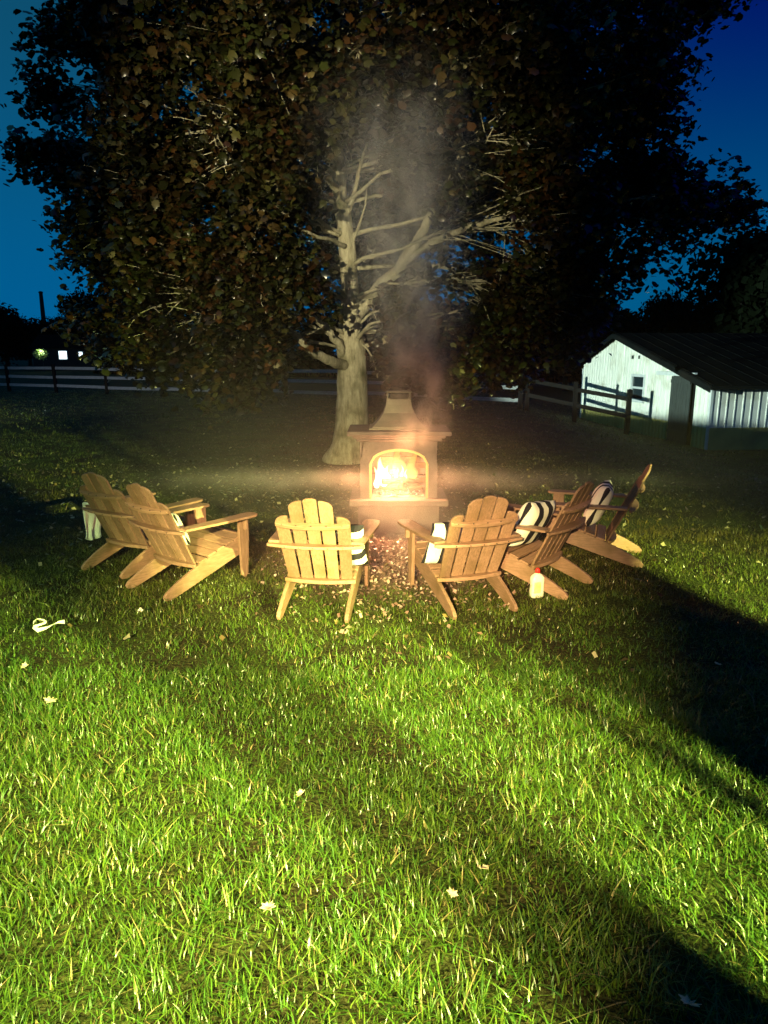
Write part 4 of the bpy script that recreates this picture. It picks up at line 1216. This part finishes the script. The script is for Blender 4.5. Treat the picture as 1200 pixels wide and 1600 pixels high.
for ci, (c, rad_, ncl) in enumerate(pads):
    base = trunk_at(min(c.z - .2, 7)); 
    if base.z < fork.z: base = Vector((fork.x, TY, fork.z - .1 + .4 * q.random()))
    pts, rr = limb(base - T0, c - T0, .022 + .014 * max(rad_), .012, .35 if c.z > 3 else .6, 9, ci)
    MB().tube(pts, rr, 7).build('branch', bark, tree, smooth=True)
    for k in range(int(ncl * 1.35)):
        d = Vector((q.gauss(0, 1), q.gauss(0, 1), q.gauss(0, 1))).normalized() * (q.random() ** .42)
        p = c + Vector((d.x * rad_[0], d.y * rad_[1], d.z * rad_[2]))
        if hidden_near_trunk(p): continue
        if mnoise.noise(p * .95 + Vector((5, 1, 2))) < (-.12 if p.y < 12.6 else -.3): continue
        centers.append((p, max(rad_)))
        s0 = pts[q.randint(4, 9)] + T0
        if q.random() < .55:
            tpts, trr = limb(s0 - T0, p - T0, .012, .004, .12, 4, k + ci * 100)
            twigs.tube(tpts, trr, 4, cap=False)
tw_o = twigs.build('twigs', bark, tree); tag(tw_o, kind='stuff')
# leaves
lo = np.array([(0, -.46), (.22, -.38), (.38, -.24), (.34, -.04), (.40, .16), (.18, .26), (0, .58), (-.18, .26), (-.40, .16), (-.34, -.04), (-.38, -.24), (-.22, -.38)])
nl = len(lo)
cen = np.array([list(p) for p, _ in centers]); nC = len(cen)
per = 46
tot = nC * per
g_ = np.random.default_rng(21)
idx = np.repeat(np.arange(nC), per)
spd = np.stack([g_.normal(0, .8, nC) + (cen[:, 0] - TX) * .12, g_.normal(-.1, .8, nC), g_.normal(-.45, .35, nC)], 1); spd /= np.linalg.norm(spd, axis=1)[:, None]
spl = g_.uniform(.30, .75, nC); spw = g_.uniform(.07, .15, nC)
along = g_.uniform(-.5, .5, tot)
off = g_.normal(0, 1, (tot, 3)) * (spw[idx] * (1.15 - .8 * np.abs(along)))[:, None]
pos = cen[idx] + spd[idx] * (along * spl[idx])[:, None] + off; pos[:, 2] -= .25 * (along + .5) ** 2 * spl[idx]
size = .055 + .115 * g_.random(tot) ** 1.3
# orientation: droop outward
nrm = np.stack([g_.normal(0, .55, tot), g_.normal(-.15, .6, tot), np.ones(tot) * .75], 1)
nrm /= np.linalg.norm(nrm, axis=1)[:, None]
tipd = np.stack([g_.normal(0, 1, tot), g_.normal(0, 1, tot), g_.normal(-.9, .5, tot)], 1)
tipd -= nrm * (tipd * nrm).sum(1)[:, None]; tipd /= np.linalg.norm(tipd, axis=1)[:, None]
sid = np.cross(nrm, tipd)
curl = g_.uniform(-.2, 1.3, tot)
V = np.zeros((tot, nl + 1, 3))
for i in range(nl):
    a_, b_ = lo[i]
    zc = -curl * (a_ * a_ + .6 * b_ * b_) * 1.3
    V[:, i] = pos + size[:, None] * (sid * a_ + tipd * b_ + nrm * zc[:, None])
V[:, nl] = pos + size[:, None] * (nrm * .04)
# colours
pal = np.array([(.036, .044, .010), (.062, .040, .011), (.080, .036, .011), (.026, .030, .008), (.055, .052, .013), (.11, .085, .03), (.30, .27, .14)])
# clusters lean to one tint each
ctint = g_.choice(len(pal) - 2, nC, p=[.25, .25, .2, .15, .15])
lt = ctint[idx].copy(); rr_ = g_.random(tot)
m_ = rr_ < .35; lt[m_] = g_.integers(0, 5, m_.sum()); lt[rr_ > .93] = 5; lt[rr_ > .985] = 6
cc = pal[lt] * g_.uniform(.35, 1.0, (tot, 1)) * (.25 + 1.0 * g_.random(nC) ** 1.3)[idx][:, None]
# order: nearest to the camera first; 300 nearest in view become single parts
camp = np.array([0, 0, CAM_H]); dd = pos - camp
c_, s_ = math.cos(R(PITCH)), math.sin(R(PITCH))
fw = dd[:, 1] * c_ - dd[:, 2] * s_; upv = dd[:, 1] * s_ + dd[:, 2] * c_
pxx = 600 + F * dd[:, 0] / fw; pyy = 800 - F * upv / fw
inview = (pxx > 0) & (pxx < 1200) & (pyy > 0) & (pyy < 1600)
score = size / fw * inview
sel = np.argsort(-score)[:300]
mask = np.ones(tot, bool); mask[sel] = False
faces = np.array([[i, (i + 1) % nl, nl] for i in range(nl)])[::1]
near = mask & (pos[:, 1] < 12.0) & inview
keepi = [0, 2, 4, 6, 8, 10]
def leafset(name, mk, cols_i):
    Vr = V[mk][:, cols_i]; nr = len(Vr); n_ = len(cols_i) - 1
    f_ = np.array([[i, (i + 1) % n_, n_] for i in range(n_)])
    Fi = (np.arange(nr)[:, None] * (n_ + 1) + f_.ravel()[None]).ravel()
    m = npmesh(name, Vr.reshape(-1, 3) - np.array(T0), Fi, np.full(nr * n_, 3), leafm, np.repeat(cc[mk][:, None, :], n_ + 1, 1).reshape(-1, 3))
    o = bpy.data.objects.new(name, m); col.objects.link(o); o.parent = tree; o['kind'] = 'stuff'
leafset('foliage', near, list(range(nl)) + [nl])
leafset('foliage', mask & ~near, keepi + [nl])
protos = []
for k in range(8):
    cu = .1 + .06 * k
    vv = np.array([[a_, b_, -cu * (a_ * a_ + .6 * b_ * b_) * 1.3] for a_, b_ in lo] + [[0, 0, .04]])
    mm = npmesh('leaf', vv, faces.ravel(), np.full(nl, 3), leafm, np.repeat(pal[k % 6][None], nl + 1, 0))
    protos.append(mm)
for j in sel:
    o = bpy.data.objects.new('leaf', protos[int(g_.integers(0, 8))]); col.objects.link(o); o.parent = tree
    Mx = Matrix((( sid[j][0], tipd[j][0], nrm[j][0], pos[j][0] - TX), (sid[j][1], tipd[j][1], nrm[j][1], pos[j][1] - TY), (sid[j][2], tipd[j][2], nrm[j][2], pos[j][2]), (0, 0, 0, 1)))
    o.matrix_basis = Mx @ Matrix.Scale(float(size[j]), 4)
print('leaves', tot, near.sum(), 'clusters', nC)
open('/tmp/lv.txt','w').write(str((tot, near.sum(), nC)))

# ------------------------------------------------------------------ far trees (silhouettes beyond the fence)
def crown_mesh(name, seed, lobes):
    g_ = np.random.default_rng(seed); Vs = []; n_ = 7000
    L_ = []
    for k in range(lobes):
        a_ = g_.uniform(0, 6.28); rr0 = g_.uniform(0, .30); L_.append((math.cos(a_) * rr0, math.sin(a_) * rr0, g_.uniform(.3, .82), g_.uniform(.13, .27)))
    L_.append((0, 0, .72, .26)); L_ = np.array(L_)
    i_ = g_.integers(0, len(L_), n_)
    d_ = g_.normal(0, 1, (n_, 3)); d_ /= np.linalg.norm(d_, axis=1)[:, None]
    r_ = g_.random(n_) ** .3 * (1 + .12 * np.sin(d_[:, 0] * 9 + d_[:, 2] * 7))
    p_ = L_[i_, :3] + d_ * (L_[i_, 3] * r_)[:, None]
    s_ = g_.uniform(.012, .035, n_)
    t1 = g_.normal(0, 1, (n_, 3)); t1 /= np.linalg.norm(t1, axis=1)[:, None]
    t2 = np.cross(t1, d_); t2 /= np.linalg.norm(t2, axis=1)[:, None]
    V_ = np.stack([p_ - t1 * s_[:, None], p_ + t2 * s_[:, None] * .7, p_ + t1 * s_[:, None], p_ - t2 * s_[:, None] * .7], 1)
    Fi = (np.arange(n_)[:, None] * 4 + np.array([0, 1, 2, 3])[None]).ravel()
    c_ = np.array([.010, .014, .007]) * g_.uniform(.6, 1.3, (n_, 1))
    return npmesh(name, V_.reshape(-1, 3), Fi, np.full(n_, 4), farleafm, np.repeat(c_[:, None, :], 4, 1).reshape(-1, 3))
cms = [crown_mesh('crown', 31 + k, 9 + 2 * k) for k in range(4)]
tkm = []
for k in range(3):
    qq = random.Random(k); tb = MB().tube([(0, 0, -.02), (0.005, 0, .12), (-.01, 0, .3), (.01, .01, .5), (0, 0, .7)], [.032, .024, .02, .014, .006], 7)
    for j in range(5):
        a_ = j * 1.3 + k; tb.tube([(0, 0, .25 + .07 * j), (math.cos(a_) * .1, math.sin(a_) * .1, .38 + .07 * j), (math.cos(a_) * .22, math.sin(a_) * .22, .45 + .07 * j)], [.012, .008, .003], 5)
    tkm.append(tb.mesh('trunk', barkdark, True))
def far_tree(px, Y, top_py, wf, k, label):
    d = ray(px, top_py); top = CAM_H + d.z / d.y * Y; x = d.x / d.y * Y
    base = H(x, Y) if Y < 60 else 0
    hgt = top - base
    r_ = empty('broadleaf_tree', (x, Y, base), k * 1.1)
    tag(r_, label, 'tree', 'dark trees beyond the paddock')
    for mm, nm in ((cms[k % 4], 'crown'), (tkm[k % 3], 'trunk')):
        o = bpy.data.objects.new(nm, mm); col.objects.link(o); o.parent = r_
        o.scale = (hgt * wf, hgt * wf, hgt)
far = [
    (0, 95, 470, 1.2, 'dark tree at the extreme left horizon'), (40, 120, 500, 1.5, 'low dark tree at the left just before the tower'),
    (95, 110, 492, 1.4, 'low dark tree right of the tower'), (130, 100, 452, .95, 'round topped dark tree on the left horizon, tallest near the tower'),
    (190, 92, 468, 1.2, 'dark tree partly behind the maple skirt on the left horizon'), (260, 88, 470, 1.4, 'dark tree behind the left drooping maple boughs'),
    (345, 80, 470, 1.4, 'dark tree behind the left paddock rails'), (430, 76, 480, 1.3, 'dark tree left of the maple trunk in the distance'),
    (500, 70, 480, 1.3, 'dark distant tree directly left behind the maple trunk'), (590, 68, 480, 1.3, 'dark distant tree behind the chimney hood'),
    (670, 64, 470, 1.3, 'dark distant tree right of the smoke'), (745, 58, 465, 1.3, 'dark tree beyond the paddock right of the fireplace'),
    (820, 55, 465, 1.2, 'dark tree behind the right end of the paddock fence'), (890, 54, 470, 1.2, 'dark tree rising left of the shed roof'),
    (960, 52, 478, 1.2, 'dark tree directly behind the shed ridge'), (1045, 50, 455, .8, 'dark thin topped tree behind the shed at the gap of sky'),
    (1095, 54, 462, 1.0, 'dark rounded tree under the right hand gap of sky'), (1160, 44, 425, .9, 'dark tree over the shed roof near the right edge'),
    (1205, 40, 345, 1.0, 'tallest dark tree at the right edge of the picture'), (1290, 42, 380, 1.1, 'dark tree just outside the right edge behind the shed'),
    (-90, 90, 470, 1.3, 'dark tree beyond the left edge of the paddock'),
]
for k, (px, Y, tpy, wf, lab) in enumerate(far): far_tree(px, Y, tpy, wf, k, lab)
# hedge line filling under the far trees
g_ = np.random.default_rng(77); n_ = 26000
hx = g_.uniform(-75, 75, n_); hy = 62 - .18 * hx + g_.uniform(-3, 3, n_) ; hy = np.where(hx < 0, hy + 0.25 * -hx, hy)
hz = g_.random(n_) * (3.0 + 1.4 * np.sin(hx * .31) + .8 * np.sin(hx * .9 + 1)) - .2
s_ = g_.uniform(.25, .6, n_); t1 = g_.normal(0, 1, (n_, 3)); t1 /= np.linalg.norm(t1, axis=1)[:, None]; t2 = np.cross(t1, g_.normal(0, 1, (n_, 3))); t2 /= np.linalg.norm(t2, axis=1)[:, None]
p_ = np.stack([hx, hy, hz], 1); V_ = np.stack([p_ - t1 * s_[:, None], p_ + t2 * s_[:, None] * .7, p_ + t1 * s_[:, None], p_ - t2 * s_[:, None] * .7], 1)
# leave the gap through which the village lights show
gx = (600 + F * hx / (hy * .9755)); lowgap = (gx < 150)
kk = ~lowgap
V_ = V_[kk]; n_ = len(V_)
m = npmesh('hedgerow', V_.reshape(-1, 3), (np.arange(n_)[:, None] * 4 + np.array([0, 1, 2, 3])[None]).ravel(), np.full(n_, 4), farleafm, np.tile(np.array([.010, .013, .007]), (n_ * 4, 1)))
o = bpy.data.objects.new('hedgerow', m); col.objects.link(o); tag(o, 'dark unbroken hedgerow of brush beyond the paddock fence', 'hedge', kind='stuff')

# ------------------------------------------------------------------ distant lit houses, yard lamp, tower
def house_far(px, py, Y, w, h, wins, label, m_em):
    c = dp(px, py, Y); r_ = empty('farmhouse', (c.x, Y, 0)); tag(r_, label, 'house')
    MB().box((0, 2, h / 2), (w, 4, h)).build('wall', nightwall, r_)
    MB().add([(-w / 2 - .3, -.3, h), (w / 2 + .3, -.3, h), (w / 2 + .3, 4.3, h), (-w / 2 - .3, 4.3, h), (-w / 2, 2, h + 1.6), (w / 2, 2, h + 1.6)], [(0, 1, 5, 4), (2, 3, 4, 5), (1, 2, 5), (3, 0, 4), (3, 2, 1, 0)]).build('roof', roofm, r_)
    for (x, z, ww, hh) in wins:
        f_ = MB().box((x, -.03, z), (ww + .2, .05, hh + .2)).build('window', barntrim, r_)
        MB().box((x, -.065, z), (ww, .02, hh)).build('pane', m_em, f_)
house_far(104, 556, 85, 8, 2.6, [(-.4, 1.8, .9, .9), (1.7, 1.9, .4, .5)], 'distant low house with bright lit windows right of the yard lamp on the left horizon', winlit)
house_far(131, 556, 86, 3.5, 2.4, [(-.3, 1.95, .35, .5), (.9, 1.95, .45, .6)], 'distant small house with two tiny lit windows, rightmost of the lights', winlit)
house_far(84, 556, 88, 3, 2.3, [(.3, 1.7, .35, .4)], 'distant hut with one faint reddish window between lamp and house', winlit2)
cl = dp(66, 552, 80)
yl = empty('yard_lamp', (cl.x, 80, 0)); tag(yl, 'greenish white yard lamp glowing at the far left horizon', 'lamp')
MB().tube([(0, 0, 0), (0, 0, 1.9)], [.06, .05], 8).build('lamp_pole', iron, yl)
MB().lathe([(.0, 1.85), (.22, 1.95), (.26, 2.1), (.16, 2.25), (0, 2.3)], 12).build('lamp_globe', lampgreen, yl, smooth=True)
point('yard_lamp_light', (cl.x + .2, 79.3, 2.2), 90, (.75, 1, .5), .15)
gsh = np.random.default_rng(9); n_ = 900; V_ = []
d_ = gsh.normal(0, 1, (n_, 3)); d_ /= np.linalg.norm(d_, axis=1)[:, None]; p_ = d_ * (gsh.random(n_) ** .4)[:, None] * np.array([.75, .6, .6]) + np.array([0, 0, 1.9])
V_ = np.stack([p_, p_ + gsh.normal(0, .09, (n_, 3)), p_ + gsh.normal(0, .09, (n_, 3))], 1)
m = npmesh('shrub', V_.reshape(-1, 3), np.arange(n_ * 3), np.full(n_, 3), leafm, np.tile(np.array([.25, .32, .12]), (n_ * 3, 1)))
o = bpy.data.objects.new('shrub', m); col.objects.link(o); o.location = (cl.x, 79.6, 0); tag(o, 'small leafy shrub lit greenish round the yard lamp at the far left', 'shrub')
# utility mast
ct = dp(67, 490, 115)
tw_ = empty('mast', (ct.x, 115, 0)); tag(tw_, 'slim dark mast standing above the left treeline', 'mast')
topz = dp(67, 458, 115).z
MB().tube([(0, 0, 0), (0, 0, topz * .6), (0, 0, topz)], [.45, .36, .28], 10).build('shaft', barkdark, tw_)
MB().lathe([(.34, topz), (.34, topz + .2), (.1, topz + .3)], 10).build('mast_cap', barkdark, tw_)

# ------------------------------------------------------------------ the house porch behind the camera, floodlights and added light blockers
hs = empty('porch', (0, -5.0, 0)); tag(hs, 'house porch behind the viewer with clapboard wall and floodlights', 'porch')
for k in range(34):
    MB().box((0, .0 + .004 * (k % 2), .1 + k * .17), (18, .05, .165)).build('clapboard', housem, hs)
floodm = emis('floodlight_lens', (.9, 1, .8), 2.0)
def flood(loc, aim, label, visor=None):
    loc = Vector(loc); r_ = empty('floodlight', loc); tag(r_, label, 'floodlight')
    d = (Vector(aim) - loc).normalized(); Rm = d.to_track_quat('-Z', 'Y').to_matrix().to_4x4()
    MB().box((0, 0, .11), (.24, .18, .08), Rm).build('housing', iron, r_, bevel=.01)
    MB().box((0, 0, .066), (.20, .14, .004), Rm).build('lens', floodm, r_)
    return r_
flood(LA, (1.6, 4, 0), 'right hand porch floodlight'); flood(LB, (-1.5, 4.2, 0), 'left hand porch floodlight')
flood(LC, (9.4, 24.3, .9), 'floodlight on the tall yard pole left of the lawn'); flood(LD, (-.35, 7, .6), 'added fill floodlight aimed at the chairs'); flood(LF, (-.1, 13, 3.7), 'added fill floodlight tilted up at the maple'); flood(LE, (-12, 37, .9), 'added fill floodlight aimed at the paddock rails')
# unseen plate added to cut the yard floodlight off below a level line
def plate_for(L_, target_mid, width_dir, dist, drop, w):
    L_ = Vector(L_); tgt = Vector(target_mid); d = (tgt - L_).normalized()
    c = L_ + d * dist
    side = Vector((d.y, -d.x, 0)).normalized()
    b = MB()
    vv = []
    for a_ in (-1, 1):
        for zz_ in (0, -drop):
            for th in (0, .01):
                p = c + side * a_ * w + Vector((0, 0, zz_)) + Vector((d.x, d.y, 0)) * th
                vv.append(tuple(p))
    b.add(vv, [(0, 1, 3, 2), (4, 6, 7, 5), (0, 4, 5, 1), (2, 3, 7, 6), (0, 2, 6, 4), (1, 5, 7, 3)])
    return b
pl = plate_for(LC, (9.0, 24.3, -0.1), None, .7, .3, .4).build('beam_cutoff_plate', iron)
tag(pl, 'added black plate cutting off the yard floodlight beam', 'shield')
yp = empty('yard_pole', (LC[0] - .22, LC[1] - .15, H(LC[0], LC[1]))); tag(yp, 'wooden pole carrying the yard floodlight left of the lawn', 'pole')
MB().tube([(0, 0, -.1), (0, 0, 3.1)], [.1, .085], 10).build('shaft', barkdark, yp)
MB().tube([(0, 0, 2.75), (.2, .12, 2.78)], [.02, .02], 6).build('bracket', iron, yp)
# unseen boards added to throw the dark bars across the lawn
def blocker_between(L_, ground, dist, w, label, hgt=3.2, z0=0):
    L2 = Vector(L_[:2]); g2 = Vector(ground[:2]); d = (g2 - L2).normalized(); c = L2 + d * dist
    o = MB().box((0, 0, hgt / 2 + z0), (w, .16, hgt)).build('light_blocker', blockerm); o.location = (c.x, c.y, 0)
    o.rotation_euler = (0, 0, math.atan2(-d.x, d.y)); tag(o, label, 'light blocker')
def blocker(a0, a1, dist, label):
    """an added board blocking the right hand lamp between two compass angles"""
    p0 = Vector((LA[0] + math.sin(R(a0)) * dist, LA[1] + math.cos(R(a0)) * dist)); p1 = Vector((LA[0] + math.sin(R(a1)) * dist, LA[1] + math.cos(R(a1)) * dist))
    c = (p0 + p1) / 2; w = (p1 - p0).length
    o = MB().box((0, 0, 1.6), (w, .05, 3.2)).build('light_blocker', blockerm); o.location = (c.x, c.y, 0)
    o.rotation_euler = (0, 0, math.atan2(p1.y - p0.y, p1.x - p0.x)); tag(o, label, 'light blocker')
blocker(-42.6, -38.0, 1.2, 'slim added light blocker left of the right hand lamp')
blocker(-31.9, -30.6, 1.2, 'thin added light blocker before the right hand lamp')
blocker(-29.8, -17.1, 1.2, 'wide added light blocker before the right hand lamp')
